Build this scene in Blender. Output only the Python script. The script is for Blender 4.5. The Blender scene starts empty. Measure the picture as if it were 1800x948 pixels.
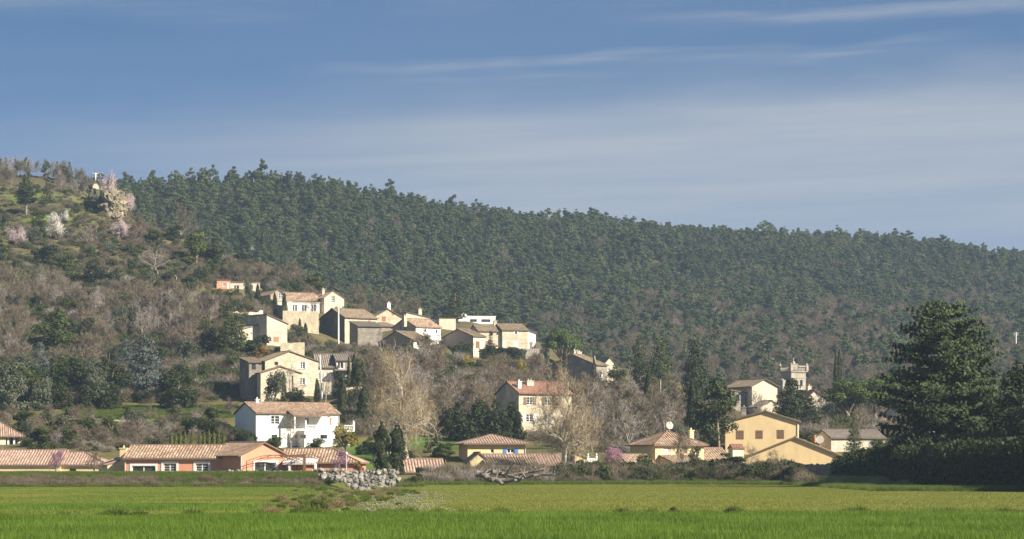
import bpy, math, random
import numpy as np
from mathutils import Vector, Matrix, noise as mnoise

# ------------------------------------------------------------------ camera, sky, sun, exposure
SC = bpy.context.scene
COL = SC.collection
F = 5104.0            # focal length in photo pixels (1800 wide)
CX, YH, EYE = 900.0, 822.0, 2.0
cam = bpy.data.cameras.new("camera"); cam_o = bpy.data.objects.new("camera", cam); COL.objects.link(cam_o)
cam_o.location = (0, 0, EYE); cam_o.rotation_euler = (math.radians(90), 0, 0)
cam.sensor_width = 36.0; cam.lens = 36.0 * F / 1800.0
cam.shift_x = 0.0; cam.shift_y = (YH - 474.0) / 1800.0
cam.clip_start = 1.0; cam.clip_end = 20000
SC.camera = cam_o

SUN_EL, SUN_AZ = 31.0, 58.0        # azimuth: degrees to the right of straight behind the camera
sl = bpy.data.lights.new("sun", 'SUN'); sun = bpy.data.objects.new("sun", sl); COL.objects.link(sun)
sd = Vector((math.sin(math.radians(SUN_AZ)) * math.cos(math.radians(SUN_EL)), -math.cos(math.radians(SUN_AZ)) * math.cos(math.radians(SUN_EL)), math.sin(math.radians(SUN_EL))))
sun.rotation_euler = sd.to_track_quat('Z', 'Y').to_euler()
sl.energy = 5.0; sl.angle = math.radians(0.55); sl.color = (1.0, 0.90, 0.75)

W = bpy.data.worlds.new("World"); SC.world = W; W.use_nodes = True
nt = W.node_tree; nt.nodes.clear()
def N(t, tree=None, **kw):
    n = (tree or nt).nodes.new(t)
    for k, v in kw.items(): setattr(n, k, v)
    return n
def L(a, b, tree=None): (tree or nt).links.new(a, b)
out = N('ShaderNodeOutputWorld'); bg = N('ShaderNodeBackground'); L(bg.outputs[0], out.inputs[0])
bg.inputs['Strength'].default_value = 0.05
sky = N('ShaderNodeTexSky'); sky.sky_type = 'NISHITA'; sky.sun_disc = False
sky.sun_elevation = math.radians(SUN_EL); sky.sun_rotation = math.radians(180 - SUN_AZ)
sky.air_density = 1.0; sky.dust_density = 0.2; sky.ozone_density = 1.3; sky.altitude = 200
tc = N('ShaderNodeTexCoord'); sep = N('ShaderNodeSeparateXYZ'); L(tc.outputs['Generated'], sep.inputs[0])
def M(op, a=None, b=None, tree=None, c=None):
    n = N('ShaderNodeMath', tree); n.operation = op
    for i, v in enumerate((a, b, c)):
        if v is None: continue
        if isinstance(v, (int, float)): n.inputs[i].default_value = v
        else: L(v, n.inputs[i], tree)
    return n.outputs[0]
# the air is clear: the deep blue begins low, so the sky is looked up somewhat higher than it stands
zz = M('MULTIPLY_ADD', sep.outputs[2], 2.0, c=0.22)
zz = M('MAXIMUM', zz, 0.03)
cmb = N('ShaderNodeCombineXYZ'); L(sep.outputs[0], cmb.inputs[0]); L(sep.outputs[1], cmb.inputs[1]); L(zz, cmb.inputs[2])
nrm = N('ShaderNodeVectorMath'); nrm.operation = 'NORMALIZE'; L(cmb.outputs[0], nrm.inputs[0]); L(nrm.outputs[0], sky.inputs[0])
# thin high cloud drawn out in streaks
az = M('ARCTAN2', sep.outputs[0], sep.outputs[1])
v = M('MULTIPLY_ADD', az, -0.035, c=0.0); v = M('ADD', sep.outputs[2], v)
def streak(su, sv, seed, lo, hi, detail=5):
    c = N('ShaderNodeCombineXYZ'); L(M('MULTIPLY', az, su), c.inputs[0]); L(M('MULTIPLY', v, sv), c.inputs[1]); c.inputs[2].default_value = seed
    n = N('ShaderNodeTexNoise'); n.inputs['Scale'].default_value = 1.0; n.inputs['Detail'].default_value = detail; n.inputs['Roughness'].default_value = 0.55
    n.inputs['Distortion'].default_value = 0.12
    L(c.outputs[0], n.inputs['Vector'])
    m = N('ShaderNodeMapRange'); m.interpolation_type = 'SMOOTHSTEP'
    m.inputs[1].default_value = lo; m.inputs[2].default_value = hi; L(n.outputs[0], m.inputs[0]); return m.outputs[0]
wob = streak(6.0, 30.0, 5.5, 0.3, 0.7, 4)
vw = M('MULTIPLY_ADD', M('SUBTRACT', wob, 0.5), 0.010, c=v)
def step(x, a, b_, lo=0.0, hi=1.0):
    m = N('ShaderNodeMapRange'); m.interpolation_type = 'SMOOTHSTEP'
    for i, q in enumerate((a, b_, lo, hi)): m.inputs[i + 1].default_value = q
    L(x, m.inputs[0]); return m.outputs[0]
def band(x, c, w): return M('MULTIPLY', step(x, c - w, c), step(x, c + w * .7, c))
fine = streak(9.0, 190.0, 8.1, 0.30, 0.74, 9); soft = streak(3.0, 26.0, 1.3, 0.36, 0.70, 3)
veil = M('MULTIPLY', step(vw, 0.140, 0.112), step(vw, 0.066, 0.098, 0.72, 1.0))             # the wide veil low over the ridge
veil = M('MULTIPLY', veil, step(az, -0.19, 0.02, 0.30, 0.95))
st_a = M('MULTIPLY', band(vw, 0.1375, 0.0055), M('MULTIPLY', step(az, -0.10, 0.02), step(az, 0.175, 0.10)))   # the long streak
st_b = M('MULTIPLY', band(vw, 0.1500, 0.0060), step(az, 0.02, 0.10))
st_c = M('MULTIPLY', step(vw, 0.150, 0.166), step(az, 0.12, -0.02, 0.25, 0.55))
cl = M('MULTIPLY', M('ADD', M('ADD', M('MULTIPLY', st_a, 0.50), M('MULTIPLY', st_b, 0.40)), M('MULTIPLY', st_c, 0.45)), M('MULTIPLY_ADD', fine, 1.1, c=0.1))
cl = M('ADD', cl, M('MULTIPLY', veil, M('MULTIPLY_ADD', fine, 0.26, c=0.74))); cl = M('ADD', cl, M('MULTIPLY', soft, 0.10)); cl = M('MINIMUM', cl, 0.95)
tint = N('ShaderNodeMixRGB'); tint.blend_type = 'MULTIPLY'; tint.inputs[0].default_value = 1.0; L(sky.outputs[0], tint.inputs[1]); tint.inputs[2].default_value = (0.68, 0.97, 1.16, 1)
mx = N('ShaderNodeMixRGB'); L(cl, mx.inputs[0]); L(tint.outputs[0], mx.inputs[1]); mx.inputs[2].default_value = (3.95, 4.35, 4.95, 1)
L(mx.outputs[0], bg.inputs['Color'])

SC.view_settings.view_transform = 'Standard'; SC.view_settings.look = 'None'
SC.view_settings.exposure = 1.15; SC.view_settings.gamma = 1.0; SC.view_settings.use_curve_mapping = False
SC.render.engine = 'CYCLES'
cy = SC.cycles; cy.max_bounces = 5; cy.diffuse_bounces = 3; cy.glossy_bounces = 2; cy.transmission_bounces = 2; cy.transparent_max_bounces = 8; cy.volume_bounces = 1
cy.use_denoising = True
try: cy.denoiser = 'OPENIMAGEDENOISE'
except Exception: pass
cy.caustics_reflective = False; cy.caustics_refractive = False

# ------------------------------------------------------------------ small helpers
def P(px, py, D): return Vector(((px - CX) / F * D, D, EYE + (YH - py) / F * D))
def tag(o, label=None, cat=None, group=None, kind=None):
    if label: o['label'] = label
    if cat: o['category'] = cat
    if group: o['group'] = group
    if kind: o['kind'] = kind
    return o
def new_obj(name, data, parent=None):
    o = bpy.data.objects.new(name, data); COL.objects.link(o)
    if parent is not None: o.parent = parent
    return o
def empty(name, loc, rz=0.0, label=None, cat=None, group=None, scale=None):
    o = bpy.data.objects.new(name, None); COL.objects.link(o); o.location = loc; o.rotation_euler = (0, 0, rz); o.empty_display_size = 0.5
    if scale is not None: o.scale = scale
    return tag(o, label, cat, group)

class MB:
    def __init__(s): s.v = []; s.f = []; s.uv = []
    def quad(s, *p, uv=None):
        i = len(s.v); s.v += [tuple(q) for q in p]; s.f.append(tuple(range(i, i + len(p)))); s.uv.append(uv or [(0, 0)] * len(p))
    def box(s, x0, x1, y0, y1, z0, z1, xf=None):
        c = [(x, y, z) for z in (z0, z1) for y in (y0, y1) for x in (x0, x1)]
        if xf: c = [xf(q) for q in c]
        for a in ((0, 2, 3, 1), (4, 5, 7, 6), (0, 1, 5, 4), (2, 6, 7, 3), (0, 4, 6, 2), (1, 3, 7, 5)): s.quad(*[c[k] for k in a])
    def tube(s, pts, rad, n=6, cap=True):
        pts = [Vector(p) for p in pts]
        if not hasattr(rad, '__len__'): rad = [rad] * len(pts)
        rings = []
        for i, p in enumerate(pts):
            d = (pts[min(i + 1, len(pts) - 1)] - pts[max(i - 1, 0)])
            d = d.normalized() if d.length > 1e-9 else Vector((0, 0, 1))
            a = d.cross(Vector((0, 0, 1)) if abs(d.z) < 0.9 else Vector((1, 0, 0))).normalized(); b = d.cross(a)
            base = len(s.v)
            for k in range(n):
                t = 2 * math.pi * k / n; s.v.append(tuple(p + (a * math.cos(t) + b * math.sin(t)) * rad[i]))
            rings.append(base)
        for i in range(len(rings) - 1):
            for k in range(n):
                s.f.append((rings[i] + k, rings[i] + (k + 1) % n, rings[i + 1] + (k + 1) % n, rings[i + 1] + k)); s.uv.append([(0, 0)] * 4)
        if cap:
            for r in (rings[0], rings[-1]): s.f.append(tuple(r + k for k in range(n))); s.uv.append([(0, 0)] * n)
    def lathe(s, prof, n=10, c=(0, 0, 0)):
        base = []
        for r, z in prof:
            base.append(len(s.v))
            for k in range(n):
                t = 2 * math.pi * k / n; s.v.append((c[0] + r * math.cos(t), c[1] + r * math.sin(t), c[2] + z))
        for i in range(len(base) - 1):
            for k in range(n):
                s.f.append((base[i] + k, base[i] + (k + 1) % n, base[i + 1] + (k + 1) % n, base[i + 1] + k)); s.uv.append([(0, 0)] * 4)
        for r in (base[0], base[-1]): s.f.append(tuple(r + k for k in range(n))); s.uv.append([(0, 0)] * n)
    def mesh(s, name, mat, smooth=False):
        me = bpy.data.meshes.new(name); me.from_pydata(s.v, [], s.f)
        uvl = me.uv_layers.new(name='UVMap'); flat = [c for q in s.uv for p in q for c in p]
        if len(flat) == 2 * len(me.loops): uvl.data.foreach_set('uv', flat)
        me.materials.append(mat)
        if smooth: me.polygons.foreach_set('use_smooth', [True] * len(me.polygons))
        me.update(); return me
    def build(s, name, mat, parent=None, smooth=False): return new_obj(name, s.mesh(name, mat, smooth), parent)

def np_mesh(name, V, Fc, mat, tint=None, smooth=False):
    V = np.asarray(V, np.float32); Fc = np.asarray(Fc, np.int32); k = Fc.shape[1]
    me = bpy.data.meshes.new(name)
    me.vertices.add(len(V)); me.vertices.foreach_set('co', V.ravel())
    me.loops.add(Fc.size); me.loops.foreach_set('vertex_index', Fc.ravel())
    me.polygons.add(len(Fc)); me.polygons.foreach_set('loop_start', np.arange(0, Fc.size, k, dtype=np.int32))
    if smooth: me.polygons.foreach_set('use_smooth', np.ones(len(Fc), bool))
    me.update(calc_edges=True)
    if tint is not None:
        a = me.attributes.new('tint', 'FLOAT', 'POINT'); a.data.foreach_set('value', np.asarray(tint, np.float32))
    me.materials.append(mat)
    return me

# ------------------------------------------------------------------ materials
def new_mat(name):
    m = bpy.data.materials.new(name); m.use_nodes = True; t = m.node_tree; b = t.nodes['Principled BSDF']; return m, t, b
def ramp(t, fac, stops):
    r = N('ShaderNodeValToRGB', t); e = r.color_ramp.elements
    while len(e) < len(stops): e.new(0.5)
    for i, (p, c) in enumerate(stops): e[i].position = p; e[i].color = (*c, 1)
    L(fac, r.inputs[0], t); return r.outputs[0]
def noise_n(t, scale, detail=3, rough=0.5, vec=None, dist=0.0):
    n = N('ShaderNodeTexNoise', t); n.inputs['Scale'].default_value = scale; n.inputs['Detail'].default_value = detail; n.inputs['Roughness'].default_value = rough
    n.inputs['Distortion'].default_value = dist
    if vec is not None: L(vec, n.inputs['Vector'], t)
    return n.outputs[0]
def objco(t): return N('ShaderNodeTexCoord', t).outputs['Object']
def mix(t, f, a, b, mode='MIX'):
    n = N('ShaderNodeMixRGB', t); n.blend_type = mode
    for i, x in enumerate((f, a, b)):
        if isinstance(x, (int, float)): n.inputs[i].default_value = x
        elif isinstance(x, tuple): n.inputs[i].default_value = (*x, 1)
        else: L(x, n.inputs[i], t)
    return n.outputs[0]
def bump(t, b, h, strength, dist=0.05):
    n = N('ShaderNodeBump', t); n.inputs['Strength'].default_value = strength; n.inputs['Distance'].default_value = dist; L(h, n.inputs['Height'], t); L(n.outputs[0], b.inputs['Normal'], t)

def m_plain(name, c, rough=0.7, var=0.15, scale=3.0, metal=0.0):
    m, t, b = new_mat(name); n = noise_n(t, scale, 4, 0.6, objco(t))
    L(ramp(t, n, [(0.3, tuple(x * (1 - var) for x in c)), (0.7, tuple(min(1, x * (1 + var)) for x in c))]), b.inputs['Base Color'], t)
    b.inputs['Roughness'].default_value = rough; b.inputs['Metallic'].default_value = metal; return m
def m_stucco(name, c, stain=0.25):
    m, t, b = new_mat(name); co = objco(t)
    mp = N('ShaderNodeMapping', t); mp.inputs['Scale'].default_value = (1.2, 1.2, 0.35); L(co, mp.inputs[0], t)
    n1 = noise_n(t, 0.9, 5, 0.65, mp.outputs[0]); n2 = noise_n(t, 9.0, 3, 0.6, co); n3 = noise_n(t, 0.35, 3, 0.5, co)
    c1 = ramp(t, n1, [(0.3, tuple(x * (1 - stain) for x in c)), (0.62, c)])
    c2 = mix(t, 0.35, c1, ramp(t, n3, [(0.35, tuple(x * 0.85 for x in c)), (0.7, tuple(min(1, x * 1.08) for x in c))]))
    c3 = mix(t, 0.12, c2, ramp(t, n2, [(0.3, tuple(x * 0.7 for x in c)), (0.7, tuple(min(1, x * 1.15) for x in c))]))
    L(c3, b.inputs['Base Color'], t); b.inputs['Roughness'].default_value = 0.9; b.inputs['Specular IOR Level'].default_value = 0.2
    bump(t, b, n2, 0.35, 0.02); return m
def m_stone(name, c, c2, mortar, scale=2.6, rnd=False):
    m, t, b = new_mat(name); co = objco(t)
    mp = N('ShaderNodeMapping', t); mp.inputs['Scale'].default_value = (1, 1, 1.6); L(co, mp.inputs[0], t)
    v = N('ShaderNodeTexVoronoi', t); v.inputs['Scale'].default_value = scale; L(mp.outputs[0], v.inputs['Vector'], t)
    ve = N('ShaderNodeTexVoronoi', t); ve.feature = 'DISTANCE_TO_EDGE'; ve.inputs['Scale'].default_value = scale; L(mp.outputs[0], ve.inputs['Vector'], t)
    sp = N('ShaderNodeSeparateColor', t); L(v.outputs['Color'], sp.inputs[0], t)
    stones = ramp(t, sp.outputs[0], [(0.0, tuple(x * 0.75 for x in c)), (0.45, c), (0.8, c2), (1.0, tuple(min(1, x * 1.2) for x in c2))])
    e = N('ShaderNodeMapRange', t); e.inputs[1].default_value = 0.02; e.inputs[2].default_value = 0.10; L(ve.outputs['Distance'], e.inputs[0], t)
    c3 = mix(t, e.outputs[0], mortar, stones)
    n = noise_n(t, 0.5, 4, 0.6, co); n2 = noise_n(t, 12, 3, 0.6, co)
    c4 = mix(t, ramp(t, n, [(0.35, (0.85,) * 3), (0.62, (0.0,) * 3)]), c3, tuple(x * 0.66 for x in c))
    c5 = mix(t, 0.3, c4, ramp(t, n2, [(0.3, tuple(x * 0.5 for x in c)), (0.7, c2)]))
    if rnd:
        oi = N('ShaderNodeObjectInfo', t); c5 = mix(t, 1.0, c5, ramp(t, oi.outputs['Random'], [(0, (0.5, 0.48, 0.45)), (0.5, (0.85,) * 3), (1, (1.15, 1.13, 1.1))]), 'MULTIPLY')
    L(c5, b.inputs['Base Color'], t); b.inputs['Roughness'].default_value = 0.95; b.inputs['Specular IOR Level'].default_value = 0.15
    bump(t, b, M('ADD', e.outputs[0], M('MULTIPLY', n2, 0.5, t), t), 0.6, 0.04); return m
def m_tiles(name, cols, lichen=(0.22, 0.19, 0.13), lam=0.3):
    m, t, b = new_mat(name); uv = N('ShaderNodeTexCoord', t).outputs['UV']
    mp = N('ShaderNodeMapping', t); mp.inputs['Scale'].default_value = (1 / 0.38, 1 / 0.42, 1); L(uv, mp.inputs[0], t)
    fl = N('ShaderNodeVectorMath', t); fl.operation = 'FLOOR'; L(mp.outputs[0], fl.inputs[0], t)
    wn = N('ShaderNodeTexWhiteNoise', t); wn.noise_dimensions = '2D'; L(fl.outputs[0], wn.inputs['Vector'], t)
    k = len(cols); cc = ramp(t, wn.outputs['Value'], [(i / (k - 1), c) for i, c in enumerate(cols)])
    n = noise_n(t, 0.45, 5, 0.65, objco(t)); n2 = noise_n(t, 2.2, 4, 0.6, objco(t))
    c2 = mix(t, ramp(t, n, [(0.42, (0, 0, 0)), (0.72, (lam * 2,) * 3)]), cc, lichen)
    c3 = mix(t, ramp(t, n2, [(0.5, (0, 0, 0)), (0.75, (0.5,) * 3)]), c2, tuple(x * 0.55 for x in cols[0]))
    sp = N('ShaderNodeSeparateXYZ', t); L(mp.outputs[0], sp.inputs[0], t)
    gu = M('ABSOLUTE', M('SUBTRACT', M('FRACT', sp.outputs[0], None, t), 0.5, t), None, t)   # tile colour darkens towards the gutters between the tile rows
    c3 = mix(t, ramp(t, gu, [(0.22, (0, 0, 0)), (0.42, (0.72,) * 3)]), c3, tuple(x * 0.42 for x in cols[0]))
    L(c3, b.inputs['Base Color'], t); b.inputs['Roughness'].default_value = 0.9; b.inputs['Specular IOR Level'].default_value = 0.2
    fr = M('FRACT', sp.outputs[1], None, t)
    bump(t, b, fr, 0.7, 0.05); return m
def m_leaf(name, dark, light, trans=0.22, rough=0.65, rnd=0.35):
    m, t, b = new_mat(name)
    at = N('ShaderNodeAttribute', t); at.attribute_name = 'tint'
    oi = N('ShaderNodeObjectInfo', t)
    f = M('ADD', at.outputs['Fac'], M('MULTIPLY', M('SUBTRACT', oi.outputs['Random'], 0.5, t), rnd, t), t)
    c = ramp(t, f, [(0.0, dark), (1.0, light)])
    L(c, b.inputs['Base Color'], t); b.inputs['Roughness'].default_value = rough; b.inputs['Specular IOR Level'].default_value = 0.18
    if trans > 0:
        tr = N('ShaderNodeBsdfTranslucent', t); L(c, tr.inputs[0], t); ms = N('ShaderNodeMixShader', t); ms.inputs[0].default_value = trans
        o = t.nodes['Material Output']; L(b.outputs[0], ms.inputs[1], t); L(tr.outputs[0], ms.inputs[2], t); L(ms.outputs[0], o.inputs['Surface'], t)
    return m

MT = {}
MT['orange'] = m_stucco('orange_render', (0.64, 0.29, 0.185), 0.18)
MT['yellow'] = m_stucco('ochre_render', (0.70, 0.53, 0.29), 0.22)
MT['pale_yellow'] = m_stucco('pale_yellow_render', (0.72, 0.58, 0.33), 0.15)
MT['white'] = m_stucco('white_render', (0.78, 0.76, 0.70), 0.10)
MT['cream'] = m_stucco('cream_render', (0.62, 0.55, 0.42), 0.38)
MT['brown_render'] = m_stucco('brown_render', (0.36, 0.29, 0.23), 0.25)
MT['stone'] = m_stone('golden_stone', (0.56, 0.485, 0.345), (0.70, 0.625, 0.47), (0.64, 0.575, 0.44))
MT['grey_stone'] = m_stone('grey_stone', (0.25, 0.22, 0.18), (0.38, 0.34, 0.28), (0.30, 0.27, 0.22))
MT['pale_stone'] = m_stone('pale_stone', (0.52, 0.47, 0.37), (0.66, 0.60, 0.48), (0.60, 0.54, 0.43))
MT['tile'] = m_tiles('clay_tiles', [(0.25, 0.15, 0.095), (0.37, 0.235, 0.155), (0.46, 0.33, 0.23), (0.58, 0.46, 0.34), (0.32, 0.185, 0.12)])
MT['tile_pink'] = m_tiles('pink_clay_tiles', [(0.29, 0.19, 0.14), (0.39, 0.265, 0.20), (0.48, 0.35, 0.275), (0.35, 0.225, 0.17)], lam=0.15)
MT['tile_old'] = m_tiles('old_clay_tiles', [(0.20, 0.145, 0.095), (0.30, 0.22, 0.145), (0.38, 0.30, 0.20), (0.27, 0.19, 0.125)], lam=0.3)
MT['tile_red'] = m_tiles('red_tiles', [(0.28, 0.145, 0.10), (0.35, 0.18, 0.125), (0.42, 0.23, 0.165), (0.30, 0.15, 0.105)], lam=0.12)
MT['tile_grey'] = m_tiles('grey_tiles', [(0.17, 0.14, 0.115), (0.24, 0.20, 0.165), (0.30, 0.26, 0.21), (0.20, 0.165, 0.14)], lam=0.2)
MT['trim'] = m_plain('white_paint', (0.74, 0.73, 0.70), 0.5, 0.08)
MT['brown_wood'] = m_plain('brown_wood', (0.17, 0.095, 0.055), 0.6, 0.2, 6)
MT['rust_wood'] = m_plain('rust_wood', (0.36, 0.14, 0.06), 0.6, 0.15, 6)
MT['blue'] = m_plain('blue_paint', (0.06, 0.19, 0.52), 0.5, 0.12)
MT['grey_wood'] = m_plain('grey_wood', (0.22, 0.19, 0.16), 0.8, 0.3, 5)
MT['metal'] = m_plain('grey_metal', (0.35, 0.35, 0.36), 0.4, 0.15, 5, 0.6)
MT['pale_metal'] = m_plain('pale_metal', (0.62, 0.62, 0.62), 0.4, 0.08, 5, 0.2)
MT['rust_metal'] = m_plain('rusty_metal', (0.14, 0.07, 0.04), 0.7, 0.2, 5)
MT['dark'] = m_plain('dark_interior', (0.02, 0.018, 0.016), 0.8, 0.2)
MT['ledge'] = m_stone('mossy_ledge', (0.10, 0.095, 0.06), (0.2, 0.18, 0.12), (0.05, 0.055, 0.03), 0.9)
MT['tower_stone'] = m_stone('tower_stone', (0.38, 0.345, 0.28), (0.50, 0.46, 0.38), (0.44, 0.40, 0.33))
MT['dark_stone'] = m_stone('dark_stone', (0.09, 0.082, 0.072), (0.16, 0.145, 0.12), (0.10, 0.09, 0.08))  # stone darkened so that its colour carries a gable's shade
MT['wall_stone'] = m_stone('wall_stone', (0.36, 0.305, 0.215), (0.50, 0.435, 0.315), (0.42, 0.365, 0.26), 1.6)
MT['concrete'] = m_plain('concrete', (0.42, 0.39, 0.34), 0.9, 0.2, 2)
MT['lime_rock'] = m_stone('limestone', (0.30, 0.28, 0.24), (0.46, 0.44, 0.39), (0.20, 0.18, 0.15), 1.2, True)
MT['cliff'] = m_stone('cliff_rock', (0.25, 0.21, 0.14), (0.40, 0.345, 0.23), (0.10, 0.09, 0.06), 0.9)
MT['canvas'] = m_plain('white_canvas', (0.72, 0.70, 0.66), 0.8, 0.05)
MT['terracotta'] = m_plain('terracotta', (0.50, 0.19, 0.09), 0.7, 0.15)
g, t_, b_ = new_mat('window_glass'); b_.inputs['Base Color'].default_value = (0.022, 0.026, 0.03, 1); b_.inputs['Roughness'].default_value = 0.12; MT['glass'] = g
n_ = noise_n(t_, 1.5, 2, 0.5, objco(t_)); L(ramp(t_, n_, [(0.35, (0.012, 0.014, 0.016)), (0.7, (0.06, 0.06, 0.06))]), b_.inputs['Base Color'], t_)
# foliage and bark
MT['pine'] = m_leaf('pine_needles', (0.037, 0.058, 0.021), (0.108, 0.132, 0.046), 0.16, rnd=0.9)
MT['dark_leaf'] = m_leaf('dark_foliage', (0.016, 0.025, 0.009), (0.060, 0.074, 0.023), 0.14, rnd=0.4)
MT['log'] = m_plain('weathered_log', (0.17, 0.145, 0.12), 0.95, 0.4, 4)
MT['cedar'] = m_leaf('cedar_needles', (0.014, 0.026, 0.010), (0.070, 0.094, 0.028), 0.12, rnd=0.1)
MT['bright_pine'] = m_leaf('bright_pine', (0.040, 0.062, 0.012), (0.125, 0.160, 0.034), 0.2)
MT['leaf'] = m_leaf('green_foliage', (0.030, 0.044, 0.012), (0.100, 0.120, 0.030), 0.2)
MT['lime_leaf'] = m_leaf('lime_foliage', (0.055, 0.075, 0.012), (0.17, 0.19, 0.035), 0.3)
MT['blue_leaf'] = m_leaf('blue_needles', (0.050, 0.072, 0.066), (0.12, 0.155, 0.135), 0.12)
MT['olive_leaf'] = m_leaf('olive_foliage', (0.060, 0.072, 0.040), (0.14, 0.15, 0.095), 0.2)
MT['yellow_leaf'] = m_leaf('yellow_bloom', (0.13, 0.12, 0.02), (0.38, 0.29, 0.05), 0.25)
MT['ochre_leaf'] = m_leaf('ochre_foliage', (0.16, 0.09, 0.025), (0.36, 0.20, 0.05), 0.25)
MT['blossom'] = m_leaf('almond_blossom', (0.36, 0.275, 0.275), (0.64, 0.53, 0.52), 0.25, rnd=0.2)
MT['white_blossom'] = m_leaf('white_blossom', (0.55, 0.52, 0.46), (0.75, 0.72, 0.66), 0.25, rnd=0.1)
MT['mauve_blossom'] = m_leaf('mauve_blossom', (0.26, 0.13, 0.18), (0.50, 0.30, 0.36), 0.25, rnd=0.1)
MT['twig'] = m_leaf('brown_twigs', (0.088, 0.072, 0.047), (0.215, 0.178, 0.118), 0.0, 0.9, rnd=0.55)
MT['mauve_twig'] = m_leaf('mauve_twigs', (0.10, 0.078, 0.055), (0.22, 0.172, 0.122), 0.0, 0.9, rnd=0.5)
MT['pale_twig'] = m_leaf('pale_twigs', (0.15, 0.112, 0.060), (0.33, 0.25, 0.135), 0.0, 0.9, rnd=0.2)
MT['grey_twig'] = m_leaf('grey_twigs', (0.17, 0.145, 0.125), (0.34, 0.30, 0.26), 0.0, 0.9, rnd=0.3)
MT['bark'] = m_plain('brown_bark', (0.19, 0.155, 0.12), 0.95, 0.3, 5)
MT['grey_bark'] = m_plain('grey_bark', (0.26, 0.22, 0.18), 0.95, 0.3, 5)
MT['plane_bark'] = m_plain('plane_bark', (0.52, 0.46, 0.36), 0.9, 0.35, 2.5)
MT['wheat'] = m_leaf('wheat_blades', (0.050, 0.108, 0.008), (0.160, 0.250, 0.030), 0.3, 0.55, rnd=0.55)
MT['shoots'] = m_leaf('young_shoots', (0.11, 0.135, 0.020), (0.25, 0.27, 0.055), 0.25, 0.6, rnd=0.25)
MT['fresh_shoots'] = m_leaf('fresh_shoots', (0.066, 0.115, 0.012), (0.18, 0.235, 0.035), 0.25, 0.6, rnd=0.25)
MT['grass'] = m_leaf('rough_grass', (0.055, 0.095, 0.014), (0.17, 0.215, 0.042), 0.3, 0.6, rnd=0.5)
MT['dry_grass'] = m_leaf('dry_grass', (0.14, 0.105, 0.05), (0.31, 0.25, 0.135), 0.2, 0.7, rnd=0.4)
# ------------------------------------------------------------------ the lie of the land
RNG = np.random.default_rng(7)
random.seed(7)
ctl = []
def g(px, py, D): ctl.append(((px - CX) / F * D, D, EYE + (YH - py) / F * D))
def gz(px, D, z): ctl.append(((px - CX) / F * D, D, z))
for px in (-150, 150, 450, 750, 1050, 1350, 1650, 1950): gz(px, 345, 1.1); gz(px, 385, 2.0)
for a in [(0,783,420),(-200,783,420),(250,775,420),(420,790,438),(590,790,440),(700,794,430),(780,784,430),(900,802,400),
          (-150,740,475),(0,738,475),(150,735,475),(300,730,475),(400,724,480),(200,690,505),(50,690,500),(-150,690,500),(350,662,530),
          (-150,600,570),(50,600,570),(200,600,570),(300,590,575),(50,520,630),(-150,520,630),(200,520,625),(330,502,640),
          (60,440,690),(-150,440,690),(200,440,690),(310,430,700),(-150,360,770),(30,360,770),(120,355,770),(200,372,750),(250,400,735),
          (0,322,840),(-150,315,840),(120,322,830),(400,482,690),(480,492,690),(380,517,660),(560,517,690),
          (440,562,610),(490,612,560),(540,592,590),(500,588,606),(530,588,610),(558,590,610),(500,548,646),(530,549,648),(562,551,650),(600,552,660),(480,547,650),(450,655,530),(500,704,500),(620,694,500),(560,724,470),
          (600,614,610),(650,614,610),(720,616,598),(760,616,600),(700,652,560),(800,622,605),(850,620,612),(930,640,612),(960,645,600),
          (640,548,690),(750,568,690),(850,574,690),(650,722,480),(800,722,480),(800,672,530),(900,662,540),(700,692,520),
          (900,760,470),(1000,757,470),(1050,742,480),(1000,680,565),(1070,684,570),(1100,692,560),(1150,722,500),(1230,737,480),
          (1200,802,400),(1340,803,425),(1500,802,420),(1300,732,550),(1400,722,600),(1440,724,560),(1500,747,520),(1600,742,520),(1750,742,520),(1950,742,520)]: g(*a)
for a in [(500,820,34),(700,780,24),(900,780,20),(1100,720,15),(1300,720,15),(1600,700,14),(1800,700,14),(2000,700,14),(300,900,60),(100,920,72),(-150,920,74),
          (500,905,46),(700,900,40),(900,890,35)]: gz(*a)
for a in [(1100,640,860),(1300,645,850),(1500,648,850),(1800,648,850),(2000,650,850)]: g(*a)
CREST = [(-200,350,1090),(100,350,1085),(230,352,1080),(400,347,1080),(500,348,1090),(640,362,1120),(800,386,1180),(1000,403,1240),(1200,431,1300),(1300,432,1320),(1500,436,1340),(1600,446,1350),(1700,461,1360),(1800,472,1370),(2000,490,1400)]
for a in CREST:
    g(*a); z = EYE + (YH - a[1]) / F * a[2]; gz(a[0], a[2] + 220, z - 25)
for px_, d0_, d1_ in ((800, 890, 1180), (1000, 880, 1240), (1200, 855, 1300), (1300, 850, 1320), (1500, 850, 1340), (1700, 850, 1360), (1850, 850, 1380), (2000, 850, 1400)):
    z0_ = EYE + (YH - float(np.interp(px_, [800, 1000, 1100, 1300, 1500, 2000], [622, 634, 640, 645, 648, 650]))) / F * d0_; z1_ = EYE + (YH - float(np.interp(px_, [c[0] for c in CREST], [c[1] for c in CREST]))) / F * d1_
    for f_ in (.33, .66): gz(px_, d0_ + (d1_ - d0_) * f_, z0_ + (z1_ - z0_) * (f_ - .06))
ctl = np.array(ctl); cxy = ctl[:, :2] * 1.0; C2 = 12.0 ** 2
K = np.sqrt(((cxy[:, None] - cxy[None]) ** 2).sum(-1) + C2)
A = np.zeros((len(ctl) + 1,) * 2); A[:-1, :-1] = K - 0.0 * np.eye(len(ctl)); A[:-1, -1] = 1; A[-1, :-1] = 1
wts = np.linalg.solve(A, np.append(ctl[:, 2], 0))
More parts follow.
